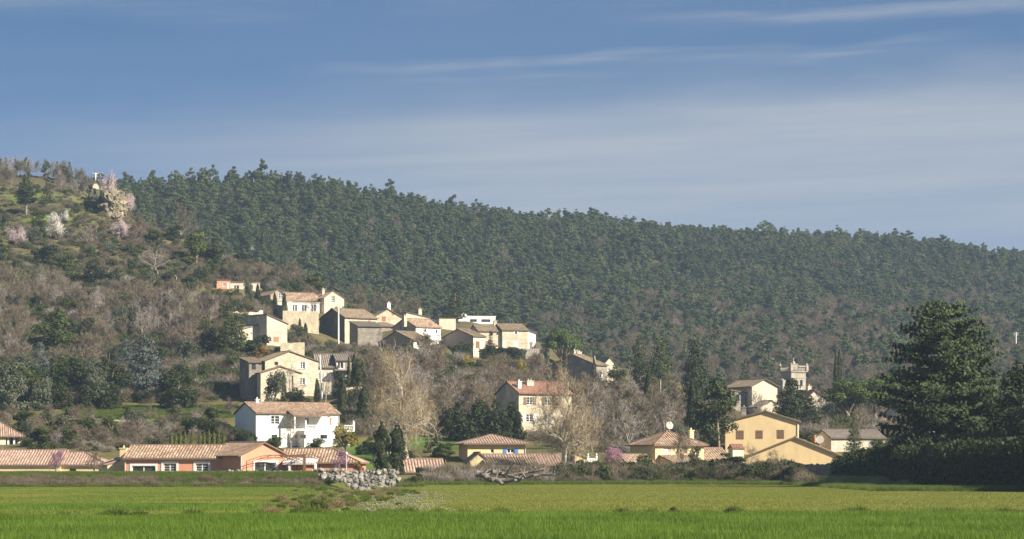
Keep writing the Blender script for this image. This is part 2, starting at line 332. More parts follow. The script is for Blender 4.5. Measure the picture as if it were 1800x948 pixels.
BX = np.array([-300, -51, -19.4, -11.8, -10.6, 20, 32, 38, 43, 80]); BY = np.array([292, 292, 292, 296, 329, 340, 329, 276, 243, 235.0])
def sstep(a, b, x):
    t = np.clip((x - a) / (b - a), 0, 1); return t * t * (3 - 2 * t)
def fbm2(x, y, s, seed=0.0):
    r = np.random.default_rng(int(seed * 10 + 5)); o = np.zeros_like(x)
    for i in range(6):
        a = r.uniform(0, 6.28); k = 2 * math.pi / s * r.uniform(0.6, 1.9); ph = r.uniform(0, 6.28)
        o += np.sin((x * math.cos(a) + y * math.sin(a)) * k + ph + 1.3 * np.sin((x * math.sin(a) - y * math.cos(a)) * k * 0.7 + ph * 2))
    return o / 6
def tz(x, y):
    """height of the ground at (x, y): numpy arrays in, array out"""
    x = np.asarray(x, float); y = np.asarray(y, float); sh = x.shape; x = x.ravel(); y = y.ravel()
    z = np.full(x.shape, wts[-1])
    for i0 in range(0, len(x), 20000):
        d = np.sqrt((x[i0:i0 + 20000, None] - cxy[None, :, 0]) ** 2 + (y[i0:i0 + 20000, None] - cxy[None, :, 1]) ** 2 + C2)
        z[i0:i0 + 20000] += d @ wts[:-1]
    yb = np.interp(x, BX, BY); t = y - yb
    w = sstep(14, 50, t); lo = 1.15 * sstep(0.3, 9, t)
    berm = 0.10 * sstep(1.5, 8, t) * (1 - sstep(11, 20, t)) * sstep(-9, -20, x)
    z = lo * (1 - w) + z * w + berm * (1 + 0.5 * fbm2(x, y, 6.0, 1))
    z = np.where(t <= 0, 0.0, z)
    z += sstep(420, 520, y) * (0.7 * fbm2(x, y, 22, 2) + 0.35 * fbm2(x, y, 8, 3)) + sstep(800, 950, y) * 1.6 * fbm2(x, y, 90, 4)
    # the ditch in front of the boulder wall
    s = np.clip((y - 222) / 72.0, 0, 1); cxl = -10.6 + s * (-15.9 + 10.6); hw = 0.5 + 4.2 * s
    dd = np.clip(1 - np.abs(x - cxl) / hw, 0, 1); z -= np.where((y > 222) & (y < 300), (0.95 * s) * sstep(0, 0.75, dd), 0)
    far = np.maximum(np.maximum(np.abs(x) - 480, 0), np.maximum(y - 1500, 60 - y)); z = z * (1 - sstep(0, 500, far))
    return z.reshape(sh)
def hit(px, py, d0=345.0, d1=1450.0):
    """where the line of sight through a photo pixel meets the ground beyond distance d0"""
    D = np.arange(d0, d1, 1.5); z = EYE + (YH - py) / F * D; gr = tz((px - CX) / F * D, D); b = np.nonzero(gr >= z)[0]
    return float(D[b[0]]) if len(b) else None

def axis(lst):
    o = []
    for a, b, s in lst: o += list(np.arange(a, b, s))
    return np.array(o + [lst[-1][1]])
gx = axis([(-6000, -1000, 500), (-1000, -500, 50), (-500, -120, 8), (-120, -62, 4), (-62, 62, 1.5), (62, 120, 4), (120, 520, 8), (520, 1000, 48), (1000, 6000, 500)])
gy = axis([(-2000, -200, 300), (-200, 60, 20), (60, 220, 6), (220, 345, 1.5), (345, 700, 4), (700, 1500, 9), (1500, 2000, 50), (2000, 8000, 500)])
GX, GY = np.meshgrid(gx, gy); GZ = tz(GX, GY)
nx, ny = len(gx), len(gy); idx = np.arange(nx * ny).reshape(ny, nx)
Fq = np.stack([idx[:-1, :-1], idx[:-1, 1:], idx[1:, 1:], idx[1:, :-1]], -1).reshape(-1, 4)

m, t, b = new_mat('ground_cover')
at = N('ShaderNodeAttribute', t); at.attribute_name = 'soil'
co = objco(t); n1 = noise_n(t, 0.22, 5, 0.65, co); n2 = noise_n(t, 2.5, 4, 0.65, co)
cc = mix(t, 1.0, at.outputs['Color'], ramp(t, n1, [(0.3, (0.72, 0.76, 0.74)), (0.7, (1.25, 1.18, 1.12))]), 'MULTIPLY')
cc = mix(t, 1.0, cc, ramp(t, n2, [(0.3, (0.75, 0.75, 0.75)), (0.7, (1.22, 1.2, 1.2))]), 'MULTIPLY')
L(cc, b.inputs['Base Color'], t); b.inputs['Roughness'].default_value = 1.0; b.inputs['Specular IOR Level'].default_value = 0.05
bump(t, b, n2, 0.6, 0.15); MT['ground'] = m
soil = np.zeros((ny, nx, 3)); YB = np.interp(GX, BX, BY); T = GY - YB
PXg = CX + GX / np.maximum(GY, 1) * F; PYg = YH - (GZ - EYE) / np.maximum(GY, 1) * F
def lay(w, c): soil[:] = soil * (1 - w[..., None]) + np.array(c) * w[..., None]
lay(np.ones_like(GX), (0.16, 0.155, 0.045))                                  # young crop showing soil
lay(sstep(0, 2, T), (0.10, 0.12, 0.035))                                       # rough banks
lay(sstep(8, 14, T) * (GY < 500), (0.13, 0.12, 0.05))
lay(sstep(470, 520, GY), (0.12, 0.105, 0.055))
lay(sstep(560, 640, GY) * (GX < -30), (0.13, 0.115, 0.055))
lay(sstep(760, 850, GY), (0.072, 0.064, 0.045))
for px, py, rx, ry, c in [(280,727,150,16,(0.10,0.17,0.03)),(760,778,110,14,(0.09,0.15,0.03)),(60,395,90,40,(0.12,0.145,0.04)),(90,375,70,18,(0.11,0.16,0.035)),(60,350,60,14,(0.11,0.15,0.035)),
                          (150,370,90,30,(0.125,0.14,0.042)),(130,410,60,40,(0.125,0.135,0.045)),(225,440,30,14,(0.12,0.15,0.04)),(235,400,60,45,(0.16,0.12,0.065)),(150,470,90,30,(0.13,0.115,0.06)),(95,378,60,10,(0.11,0.17,0.03)),(60,350,45,7,(0.11,0.17,0.03)),
                          (650,800,60,25,(0.09,0.16,0.03)),(1000,800,120,20,(0.12,0.12,0.05)),(1330,620,90,40,(0.22,0.20,0.16)),(1250,600,120,60,(0.17,0.14,0.10)),(1700,640,160,40,(0.15,0.12,0.09))]:
    q = ((PXg - px) / rx) ** 2 + ((PYg - py) / ry) ** 2
    lay((1 - sstep(0.5, 1.15, q + 0.35 * fbm2(GX, GY, 12, 6))) * (GY > 350), c)
q = ((PXg - 690) / 75) ** 2 + ((GY - 165) / 48) ** 2; lay((1 - sstep(0.3, 1.2, q)) * (T < 0) * .8, (0.34, 0.31, 0.18))
gm = np_mesh('ground', np.stack([GX, GY, GZ], -1).reshape(-1, 3), Fq, MT['ground'], smooth=True)
ca = gm.attributes.new('soil', 'FLOAT_COLOR', 'POINT'); ca.data.foreach_set('color', np.concatenate([soil, np.ones((ny, nx, 1))], -1).astype(np.float32).ravel())
ground = new_obj('ground', gm); tag(ground, 'green field rising into brushy hillsides and a wooded ridge', None, None, 'structure')

# haze: the far slopes fade into pale blue air
hm = bpy.data.materials.new('pale_haze'); hm.use_nodes = True; hm.node_tree.nodes.clear()
pv = N('ShaderNodeVolumePrincipled', hm.node_tree); pv.inputs['Color'].default_value = (0.55, 0.74, 1.0, 1); pv.inputs['Density'].default_value = 0.00014; pv.inputs['Anisotropy'].default_value = 0.2
ho = N('ShaderNodeOutputMaterial', hm.node_tree); L(pv.outputs[0], ho.inputs['Volume'], hm.node_tree)
hz = MB(); hz.box(-6100, 6100, -2100, 8100, -4.0, 150); HAZE = hz.build('haze', hm); tag(HAZE, 'thin pale blue haze over the far wooded slopes', None, None, 'stuff')
# ------------------------------------------------------------------ plants: every prototype is a dict of part meshes with its height and width
def unit(v): return v / np.maximum(np.linalg.norm(v, axis=-1, keepdims=True), 1e-9)
def leaf_mesh(name, C, Nr, size, mat, rng, jitter=0.7, aspect=1.5, tint=None, up=None):
    n = len(C); size = np.broadcast_to(np.asarray(size, float), (n,)) * rng.uniform(0.7, 1.3, n)
    Nn = unit(Nr + jitter * rng.normal(size=(n, 3))); ref = rng.normal(size=(n, 3)) if up is None else np.array(up) + 0.35 * rng.normal(size=(n, 3))
    A = unit(ref - (ref * Nn).sum(-1, keepdims=True) * Nn); B = np.cross(Nn, A)
    a = A * (size * aspect * 0.5)[:, None]; b = B * (size * 0.5)[:, None]
    V = np.stack([C - a, C + b * rng.uniform(.6, 1.1, (n, 1)), C + a, C - b * rng.uniform(.6, 1.1, (n, 1))], 1).reshape(-1, 3)
    Fc = np.arange(4 * n).reshape(n, 4)
    tint = np.clip(rng.normal(0.5, 0.22, n) if tint is None else tint + rng.normal(0, 0.14, n), 0, 1)
    return np_mesh(name, V, Fc, mat, np.repeat(tint, 4))
def blob_points(blobs, n, rng, inner=0.55, lump=0.0):
    w = np.array([(b[3] * b[4] * b[5]) ** (2 / 3) for b in blobs]); k = rng.choice(len(blobs), n, p=w / w.sum())
    B = np.array(blobs)[k]; d = unit(rng.normal(size=(n, 3))); r = rng.uniform(inner ** 2, 1.0, n) ** 0.5
    C = B[:, :3] + d * B[:, 3:6] * r[:, None]; Nr = unit(d / B[:, 3:6]); tb = rng.normal(0.5, 0.16, len(blobs))
    return C, Nr, tb[k]
def seg_mesh(name, segs, mat, n=4):
    S = np.array([[*s[0], *s[1], s[2], s[3]] for s in segs], float); p0, p1, r0, r1 = S[:, :3], S[:, 3:6], S[:, 6], S[:, 7]
    d = unit(p1 - p0); ref = np.where(np.abs(d[:, 2:3]) < 0.9, np.array([[0, 0, 1.0]]), np.array([[1.0, 0, 0]])); a = unit(np.cross(d, ref)); b = np.cross(d, a)
    V = []
    for p, r in ((p0, r0), (p1, r1)):
        for k in range(n):
            t = 2 * math.pi * k / n; V.append(p + (a * math.cos(t) + b * math.sin(t)) * r[:, None])
    V = np.stack(V, 1).reshape(-1, 3); m = len(S); base = np.arange(m)[:, None] * 2 * n; Fc = []
    for k in range(n): Fc.append(np.concatenate([base + k, base + (k + 1) % n, base + n + (k + 1) % n, base + n + k], 1))
    return np_mesh(name, V, np.stack(Fc, 1).reshape(-1, 4), mat)
def twig_mesh(name, tw, mat, rng, width):
    T_ = np.array([[*a, *b] for a, b in tw], float); p, q = T_[:, :3], T_[:, 3:]; n = len(T_)
    s = unit(np.cross(q - p, rng.normal(size=(n, 3)))) * (width * rng.uniform(0.6, 1.4, (n, 1)))
    V = np.stack([p - s, p + s, q], 1).reshape(-1, 3)
    return np_mesh(name, V, np.arange(3 * n).reshape(n, 3), mat, np.repeat(np.clip(rng.normal(0.5, 0.25, n), 0, 1), 3))
PROTO = {}
def proto(kind, H, Wd, **parts): PROTO.setdefault(kind, []).append(dict(H=H, W=Wd, parts=parts))

def skeleton(rng, H, trunk, spread, r0, lev=3, nb=(7, 5, 5), up=0.5, wob=0.18, lens=(0.55, 0.5, 0.45), twn=5, twl=0.7, low=0):
    """limbs as tapered segments, twigs as (from, to) pairs"""
    segs, tw = [], []
    def grow(p, d, ln, r, l):
        k = 4 if l < 2 else 3; pts = [p]; st = ln / k; rr = r
        for i in range(k):
            d = unit(d + wob * rng.normal(size=3) + np.array([0, 0, 0.08 * up])); q = p + d * st; r2 = max(rr * 0.74, 0.008)
            segs.append((p, q, rr, r2)); p, rr = q, r2; pts.append(q)
        if l >= lev:
            for i in range(twn):
                a = pts[rng.integers(1, len(pts))] + 0; e = unit(d + 0.75 * rng.normal(size=3) + np.array([0, 0, 0.15]))
                tw.append((a, a + e * twl * rng.uniform(0.5, 1.3)))
            return
        m_ = nb[min(l, len(nb) - 1)]
        for i in range(m_):
            j = rng.integers(1 if l else 1, k + 1); a = pts[j]; perp = unit(np.cross(d, rng.normal(size=3)))
            dd = unit(d * (0.75 if i < m_ - 1 else 1.4) + perp * spread * rng.uniform(0.6, 1.2) + np.array([0, 0, up * 0.35])); f = 1.0 - 0.11 * (k - j)
            grow(a, dd, ln * lens[min(l, len(lens) - 1)] * rng.uniform(0.75, 1.25) * (2 - f), rr * 0.62 * (1 + 0.25 * (k - j)), l + 1)
    segs.append((np.zeros(3) - [0, 0, 0.6], np.zeros(3), r0 * 1.25, r0 * 1.1))
    p = np.zeros(3); tp = np.array([rng.normal() * 0.05 * H, rng.normal() * 0.05 * H, trunk]); mid = tp * 0.5 + [rng.normal() * 0.02 * H, 0, 0]
    segs.append((p, mid, r0 * 1.1, r0 * 0.95)); segs.append((mid, tp, r0 * 0.95, r0 * 0.85))
    grow(tp, unit(np.array([rng.normal() * .1, rng.normal() * .1, 1.0])), (H - trunk) * 0.55, r0 * 0.8, 0)
    for i in range(nb[0] - 2):
        a = 2 * math.pi * i / max(nb[0] - 2, 1) + rng.uniform(-.3, .3); grow(tp + np.array([0, 0, rng.uniform(-0.12, 0.1) * trunk]), unit(np.array([math.cos(a) * spread, math.sin(a) * spread, 0.55 + up * rng.uniform(0.2, 0.9)])), (H - trunk) * 0.5 * rng.uniform(0.8, 1.1), r0 * 0.55, 1)
    for i in range(low):
        a = 2 * math.pi * (i + .5) / low + rng.uniform(-.3, .3); grow(tp * rng.uniform(0.82, 0.98), unit(np.array([math.cos(a), math.sin(a), rng.uniform(0.40, 0.75)])), (H - trunk) * 0.5 * rng.uniform(0.8, 1.05), r0 * 0.4, 1)
    return segs, tw
def fit(segs, tw, H, Wd):
    E = np.array([b for a, b in tw]); h = np.percentile(E[:, 2], 99.5); w = 2 * np.percentile(np.hypot(E[:, 0], E[:, 1]), 98); s = np.array([Wd / w, Wd / w, H / h])
    return [(a * s, b * s, r, q) for a, b, r, q in segs], [(a * s, b * s) for a, b in tw]
def bare(kind, H, Wd, mt, tmat, seeds, width, nbark=4, **kw):
    for sd_ in seeds:
        rng = np.random.default_rng(sd_); s_, w_ = skeleton(rng, H, **kw); s_, w_ = fit(s_, w_, H, Wd)
        proto(kind, H, Wd, trunk=seg_mesh('trunk', s_, MT[mt], nbark), crown=twig_mesh('crown', w_, MT[tmat], rng, width))
bare('bare', 8, 6.5, 'bark', 'twig', range(10, 16), 0.024, trunk=1.6, spread=0.85, r0=0.21, lev=3, nb=(6, 5, 4), twn=11, twl=0.95)
bare('bare_mauve', 7, 6.5, 'bark', 'mauve_twig', range(20, 24), 0.024, trunk=1.0, spread=0.9, r0=0.18, lev=3, nb=(6, 5, 4), twn=11, twl=0.95)
bare('bare_grey', 6, 6.5, 'grey_bark', 'grey_twig', range(30, 33), 0.022, trunk=0.8, spread=1.0, r0=0.18, lev=3, nb=(6, 5, 4), twn=6, twl=0.8)
bare('bare_sparse', 7, 7.5, 'grey_bark', 'grey_twig', range(35, 37), 0.022, trunk=1.3, spread=1.0, r0=0.22, lev=3, nb=(6, 4, 4), twn=3, twl=0.8, up=0.35)
bare('bare_fan', 5.5, 6.0, 'grey_bark', 'twig', range(38, 39), 0.014, trunk=1.6, spread=0.85, r0=0.13, lev=3, nb=(8, 4, 4), twn=3, twl=0.7, up=0.5)
bare('plane', 15, 12, 'plane_bark', 'pale_twig', range(40, 42), 0.019, nbark=6, trunk=4.2, spread=1.05, r0=0.42, lev=4, nb=(12, 5, 4, 4), lens=(0.62, 0.55, 0.5, 0.5), twn=5, twl=1.0, up=0.16, low=7)
bare('almond', 4.6, 4.8, 'bark', 'blossom', range(50, 52), 0.02, trunk=1.0, spread=0.85, r0=0.15, lev=3, nb=(6, 5, 4), twn=2, twl=0.5)
def blossom(kind, H, Wd, mat, seeds, n, size, bark='bark', trunk=0.9, gap=0.25):
    for sd_ in seeds:
        rng = np.random.default_rng(sd_); s_, w_ = skeleton(rng, H, trunk=trunk, spread=0.85, r0=0.14, lev=3, nb=(6, 5, 4), twn=3, twl=0.6); s_, w_ = fit(s_, w_, H, Wd)
        E = np.array([[*a, *b] for a, b in w_]); k = rng.integers(0, len(E), n); f = rng.uniform(0, 1, (n, 1)); C = E[k, :3] * (1 - f) + E[k, 3:] * f + rng.normal(size=(n, 3)) * gap
        proto(kind, H, Wd, trunk=seg_mesh('trunk', s_, MT[bark]), crown=leaf_mesh('crown', C, unit(C - [0, 0, H * 0.55]), size, MT[mat], rng, 0.8, 1.1))
blossom('pink_almond', 5, 5, 'blossom', (60, 61, 62), 4200, 0.17)
blossom('white_almond', 5, 5, 'white_blossom', (63, 64), 2600, 0.17)
blossom('mauve_prunus', 3.6, 3.8, 'mauve_blossom', (65, 66), 3600, 0.10, gap=0.14)

def round_tree(kind, H, Wd, mat, seeds, n, size, trunk=0.2, nb=16, bark='bark', flat=0.8, jit=0.7, lumps=0.34):
    for sd_ in seeds:
        rng = np.random.default_rng(sd_); blobs = []; cz = H * (trunk + (1 - trunk) * 0.5); rz = H * (1 - trunk) * 0.5; rx = Wd * 0.5
        for i in range(nb):
            d = unit(rng.normal(size=3)); f = rng.uniform(0.25, 0.75); r = lumps * rng.uniform(0.65, 1.2)
            blobs.append((d[0] * rx * f, d[1] * rx * f, cz + d[2] * rz * f, rx * r * 1.1, rx * r * 1.1, min(rx, rz) * r * flat * 1.2))
        if trunk <= 0: blobs += [(math.cos(q) * rx * .62, math.sin(q) * rx * .62, H * .12, rx * .36, rx * .36, H * .14) for q in np.arange(6) * 1.05 + rng.uniform(0, 1)]
        C, Nr, tb = blob_points(blobs, n, rng); top = C[:, 2].max(); C[:, 2] *= H / top; C[:, 2] = np.maximum(C[:, 2], rng.uniform(0, .4, n))
        s_ = [(np.array([0, 0, -0.6]), np.array([0, 0, H * 0.25]), Wd * 0.04, Wd * 0.032), (np.array([0, 0, H * 0.25]), np.array([0.1, 0.05, H * 0.6]), Wd * 0.032, Wd * 0.018)]
        for bl in blobs[:8]: s_.append((np.array([0, 0, H * 0.25]), np.array(bl[:3]), Wd * 0.018, Wd * 0.008))
        proto(kind, H, Wd, trunk=seg_mesh('trunk', s_, MT[bark], 5), crown=leaf_mesh('crown', C, Nr, size, MT[mat], rng, jit, 1.4, tb))
round_tree('oak', 6, 5.5, 'dark_leaf', range(70, 74), 3400, 0.30, -0.12)
round_tree('green', 6, 5, 'leaf', range(74, 77), 3000, 0.30, -0.10)
round_tree('lime', 6, 4.5, 'lime_leaf', range(77, 79), 2600, 0.28, 0.12)
round_tree('olive', 4, 4.5, 'olive_leaf', range(79, 81), 2800, 0.20, -0.02)
round_tree('ochre', 3, 3.4, 'ochre_leaf', range(81, 82), 1600, 0.18, 0.04)
round_tree('yellow', 4, 4.6, 'yellow_leaf', range(82, 84), 3000, 0.17, 0.02)
def pine_like(kind, H, Wd, mat, seeds, n, size, lo=0.3, nb=12, single=False):
    for sd_ in seeds:
        rng = np.random.default_rng(sd_); blobs = []; lean = rng.normal(size=2) * 0.05 * H
        for i in range(nb):
            f = lo + (1 - lo) * (i + rng.uniform(0, 1)) / nb; prof = math.sin(math.pi * min(1, 0.22 + 0.80 * (f - lo) / (1 - lo))) ** 0.8; a = rng.uniform(0, 6.28); rr = Wd * 0.5 * prof * rng.uniform(0.2, 0.75); r = Wd * 0.5 * rng.uniform(0.30, 0.48) * (0.45 + 0.55 * prof)
            blobs.append((math.cos(a) * rr + lean[0] * f, math.sin(a) * rr + lean[1] * f, H * f - r * 0.3, r, r, r * 0.7))
        C, Nr, tb = blob_points(blobs, n, rng); C[:, 2] *= H / C[:, 2].max()
        s_ = [(np.array([0, 0, -1.0]), np.array([lean[0] * .5, lean[1] * .5, H * 0.5]), 0.022 * H, 0.016 * H), (np.array([lean[0] * .5, lean[1] * .5, H * 0.5]), np.array([lean[0], lean[1], H * 0.93]), 0.016 * H, 0.005 * H)]
        for bl in blobs[:7]: s_.append((np.array([lean[0] * .6, lean[1] * .6, bl[2] * 0.85]), np.array(bl[:3]), 0.007 * H, 0.003 * H))
        cr = leaf_mesh('crown', C, unit(Nr + [0, 0, 0.25]), size, MT[mat], rng, 0.65, 1.3, tb); tr = seg_mesh('trunk', s_, MT['bark'], 4)
        proto(kind, H, Wd, trunk=tr, crown=cr)
pine_like('pine', 9.5, 5.8, 'pine', range(90, 98), 2000, 0.34, 0.16, 13)
pine_like('big_pine', 9, 8, 'leaf', range(98, 100), 5000, 0.30, 0.1, 26)
pine_like('dark_pine', 9, 7, 'dark_leaf', range(100, 102), 4500, 0.28, 0.28, 22)
def cypress(kind, H, Wd, mat, seeds, n, size):
    for sd_ in seeds:
        rng = np.random.default_rng(sd_); f = rng.uniform(0, 1, n) ** 0.9; prof = np.minimum(1, (f + 0.04) * 6) ** 0.6 * (1 - f) ** 0.55 * 1.15; a = rng.uniform(0, 6.28, n)
        lump = 1 + 0.16 * np.sin(a * 3 + f * 9 + sd_) + 0.10 * np.sin(a * 5 - f * 22); rr = Wd * 0.5 * prof * lump * rng.uniform(0.72, 1.0, n)
        C = np.stack([np.cos(a) * rr, np.sin(a) * rr, 0.1 + f * H], 1); Nr = np.stack([np.cos(a), np.sin(a), 0.25 + 0 * a], 1)
        proto(kind, H, Wd, trunk=seg_mesh('trunk', [(np.array([0, 0, -0.8]), np.array([0, 0, H * 0.7]), Wd * 0.12, Wd * 0.03)], MT['bark'], 5), crown=leaf_mesh('crown', C, Nr, size, MT[mat], rng, 0.45, 2.2, up=(0, 0, 1)))
cypress('cypress', 8, 1.5, 'dark_leaf', range(110, 113), 2200, 0.17)
cypress('fat_cypress', 8, 2.6, 'dark_leaf', range(113, 115), 3600, 0.20)
cypress('thuja', 2.4, 0.95, 'lime_leaf', range(115, 117), 900, 0.11)
def cedar(kind, H, prof, mat, seeds, n, size, tiers, droop=0.0, gap=0.5, base=0.08):
    """whorls of boughs that carry flat sprays: prof(f) gives the reach in metres at height fraction f"""
    for sd_ in seeds:
        rng = np.random.default_rng(sd_); s_ = [(np.array([0, 0, -0.8]), np.array([0, 0, H * .5]), 0.028 * H, 0.018 * H), (np.array([0, 0, H * .5]), np.array([0, 0, H * .97]), 0.018 * H, 0.003 * H)]; Cs, Ns, Ts = [], [], []
        for i in range(tiers):
            f = base + (1 - base) * (i + rng.uniform(-.35, .35)) / tiers; f = min(max(f, base * 0.8), 0.99); R = prof(f); m_ = max(3, int(4 + R * 1.1))
            for j in range(m_):
                a = 2 * math.pi * (j + rng.uniform(-.35, .35)) / m_ + i * 2.4; r = R * (rng.uniform(0.68, 1.14)); tilt = droop + rng.uniform(-0.10, 0.18)
                d = np.array([math.cos(a), math.sin(a), 0.0]); tip = d * r + np.array([0, 0, H * f + r * tilt]); b0 = np.array([0, 0, H * f - 0.12 * r]); s_.append((b0, tip * 0.96 + b0 * 0.04, 0.012 * r + 0.02, 0.012))
                k = max(6, int(n * r / 3.2)); t_ = rng.uniform(0.15, 1.0, k) ** 0.7; side = np.array([-d[1], d[0], 0]); wdt = 0.26 * r * (1.15 - t_) + 0.22
                nb_ = max(2, int(r * 2.2)); # sprays clump along the bough
                cl = (np.round(t_ * nb_) / nb_) * 0.75 + t_ * 0.25
                C = b0 + (tip - b0) * cl[:, None] + side * (rng.normal(size=(k, 1)) * wdt[:, None] * 0.7) + np.array([0, 0, 1]) * (rng.normal(size=(k, 1)) * 0.14 + 0.12)
                Cs.append(C); Ns.append(np.tile(np.array([d[0] * .8, d[1] * .8, 0.65]), (k, 1)) + 0.5 * side * rng.normal(size=(k, 1))); Ts.append(np.full(k, rng.normal(0.5, 0.15)))
        C = np.concatenate(Cs); w = 2 * np.percentile(np.hypot(C[:, 0], C[:, 1]), 98)
        proto(kind, H, w, trunk=seg_mesh('trunk', s_, MT['bark'], 5), crown=leaf_mesh('crown', C, np.concatenate(Ns), size, MT[mat], rng, 0.42, 1.6, np.concatenate(Ts)))
def p_big(f): return float(np.interp(f, [0, 0.08, 0.2, 0.35, 0.5, 0.65, 0.8, 0.9, 0.97, 1.0], [5.2, 5.6, 5.9, 6.1, 5.6, 5.1, 4.4, 3.4, 2.1, 0.9]))
cedar('big_cedar', 17.6, p_big, 'cedar', (121,), 95, 0.24, 30, 0.02)
cedar('cedar', 10, lambda f: 3.4 * (1 - f) ** 0.75 + 0.25, 'leaf', (122, 123), 40, 0.24, 20, 0.10)
cedar('blue_cedar', 9, lambda f: 3.3 * (1 - f) ** 0.7 + 0.25, 'blue_leaf', (124, 125), 50, 0.22, 18, 0.0)
cedar('dark_cedar', 10, lambda f: 3.2 * (1 - f ** 1.6) ** 0.8 + 0.3, 'dark_leaf', (126, 127), 60, 0.26, 22, 0.02, base=0.04)
cedar('fir', 9, lambda f: 2.1 * (1 - f) ** 0.9 + 0.12, 'dark_leaf', (128, 129), 40, 0.24, 18, -0.12, base=0.12)
cedar('lone_fir', 10, lambda f: 2.6 * (1 - f) ** 0.8 + 0.15, 'dark_leaf', (130,), 90, 0.30, 14, -0.06, base=0.34)
def umbrella(kind, H, Wd, seeds, n, size, lift=0.34, mat='leaf'):
    for sd_ in seeds:
        rng = np.random.default_rng(sd_); blobs = []; rx = Wd * .5
        for i in range(46):
            a = rng.uniform(0, 6.28); q = math.sqrt(rng.uniform(0, 1)) * 0.86; z = H * (lift + (0.93 - lift) * math.sqrt(max(0, 1 - q * q)) * rng.uniform(0.72, 1)); blobs.append((math.cos(a) * q * rx, math.sin(a) * q * rx, z, rx * .24, rx * .24, rx * .17))
        C, Nr, tb = blob_points(blobs, n, rng, 0.5); k = C[:, 2] > H * lift * 0.9; C, Nr, tb = C[k], Nr[k], tb[k]; C[:, 2] *= H / C[:, 2].max()
        f0 = np.array([0.1, 0, H * lift * 0.55]); s_ = [(np.array([0, 0, -.8]), f0, Wd * .032, Wd * .027)]
        for bl in blobs[:26]: mid = f0 * 0.45 + np.array(bl[:3]) * 0.55 - [0, 0, H * .06]; s_ += [(f0, mid, Wd * .014, Wd * .009), (mid, np.array(bl[:3]), Wd * .009, Wd * .003)]
        proto(kind, H, Wd, trunk=seg_mesh('trunk', s_, MT['bark'], 5), crown=leaf_mesh('crown', C, unit(Nr + [0, 0, .4]), size, MT[mat], rng, 0.5, 1.5, tb))
umbrella('umbrella', 5.6, 9, (140,), 14000, 0.22, 0.22, 'bright_pine')
round_tree('tall_umbrella', 9, 7.6, 'bright_pine', (141, 142), 7000, 0.24, 0.24, 34, 'bark', .75, .5, .30)
def ivy(kind, H, Wd, seeds, n):
    for sd_ in seeds:
        rng = np.random.default_rng(sd_); f = rng.uniform(0, 1, n); a = rng.uniform(0, 6.28, n); r = Wd * .5 * (0.75 + 0.25 * np.sin(f * 11 + a * 2 + sd_) + 0.15 * np.sin(f * 23 - a)) * np.clip((1 - f) * 5, .25, 1) * rng.uniform(.7, 1, n)
        C = np.stack([np.cos(a) * r, np.sin(a) * r, f * H], 1)
        proto(kind, H, Wd, trunk=seg_mesh('trunk', [(np.array([0, 0, -.6]), np.array([0, 0, H * .97]), .3, .22)], MT['bark'], 6), crown=leaf_mesh('crown', C, np.stack([np.cos(a), np.sin(a), 0 * a + .2], 1), .17, MT['dark_leaf'], rng, .5, 1.2))
ivy('ivy', 6, 2.3, (150, 151), 4200)
def bushp(kind, H, Wd, mat, seeds, n, twl, width):
    for sd_ in seeds:
        rng = np.random.default_rng(sd_); tw = []
        for i in range(n):
            a = rng.uniform(0, 6.28); q = math.sqrt(rng.uniform(0, 1)); b0 = np.array([math.cos(a) * q * Wd * .42, math.sin(a) * q * Wd * .42, rng.uniform(0, H * .75) * (1 - .6 * q * q)]); d = unit(np.array([math.cos(a) * q, math.sin(a) * q, .9]) + .6 * rng.normal(size=3)); tw.append((b0, b0 + d * twl * rng.uniform(.5, 1.3)))
        proto(kind, H, Wd, crown=twig_mesh('crown', tw, MT[mat], rng, width))
bushp('brush', 2.2, 3.4, 'twig', range(160, 163), 900, 0.9, 0.022)
bushp('mauve_brush', 2.2, 3.4, 'mauve_twig', range(163, 165), 900, 0.9, 0.022)
bushp('grey_brush', 2.2, 3.4, 'grey_twig', range(165, 167), 800, 0.9, 0.018)
bushp('dry_tuft', 0.6, 1.2, 'dry_grass', range(167, 169), 500, 0.5, 0.014)
bushp('grass_tuft', 0.5, 1.2, 'grass', range(169, 171), 600, 0.40, 0.018)
bushp('brambles', 1.0, 2.0, 'twig', range(171, 173), 900, 0.55, 0.012)
def leafbush(kind, H, Wd, mat, seeds, n, size):
    for sd_ in seeds:
        rng = np.random.default_rng(sd_); blobs = [(rng.normal() * Wd * .2, rng.normal() * Wd * .2, H * rng.uniform(.2, .65), Wd * rng.uniform(.16, .3), Wd * rng.uniform(.16, .3), H * rng.uniform(.2, .34)) for i in range(9)]
        C, Nr, tb = blob_points(blobs, n, rng); C[:, 2] = np.maximum(C[:, 2], 0.02) * H / C[:, 2].max(); proto(kind, H, Wd, crown=leaf_mesh('crown', C, Nr, size, MT[mat], rng, .7, 1.4, tb))
leafbush('green_bush', 2, 3, 'leaf', range(180, 182), 1200, 0.2)
leafbush('dark_bush', 2, 3, 'dark_leaf', range(182, 184), 1200, 0.2)
leafbush('lime_bush', 1.6, 2.4, 'lime_leaf', range(184, 186), 900, 0.17)

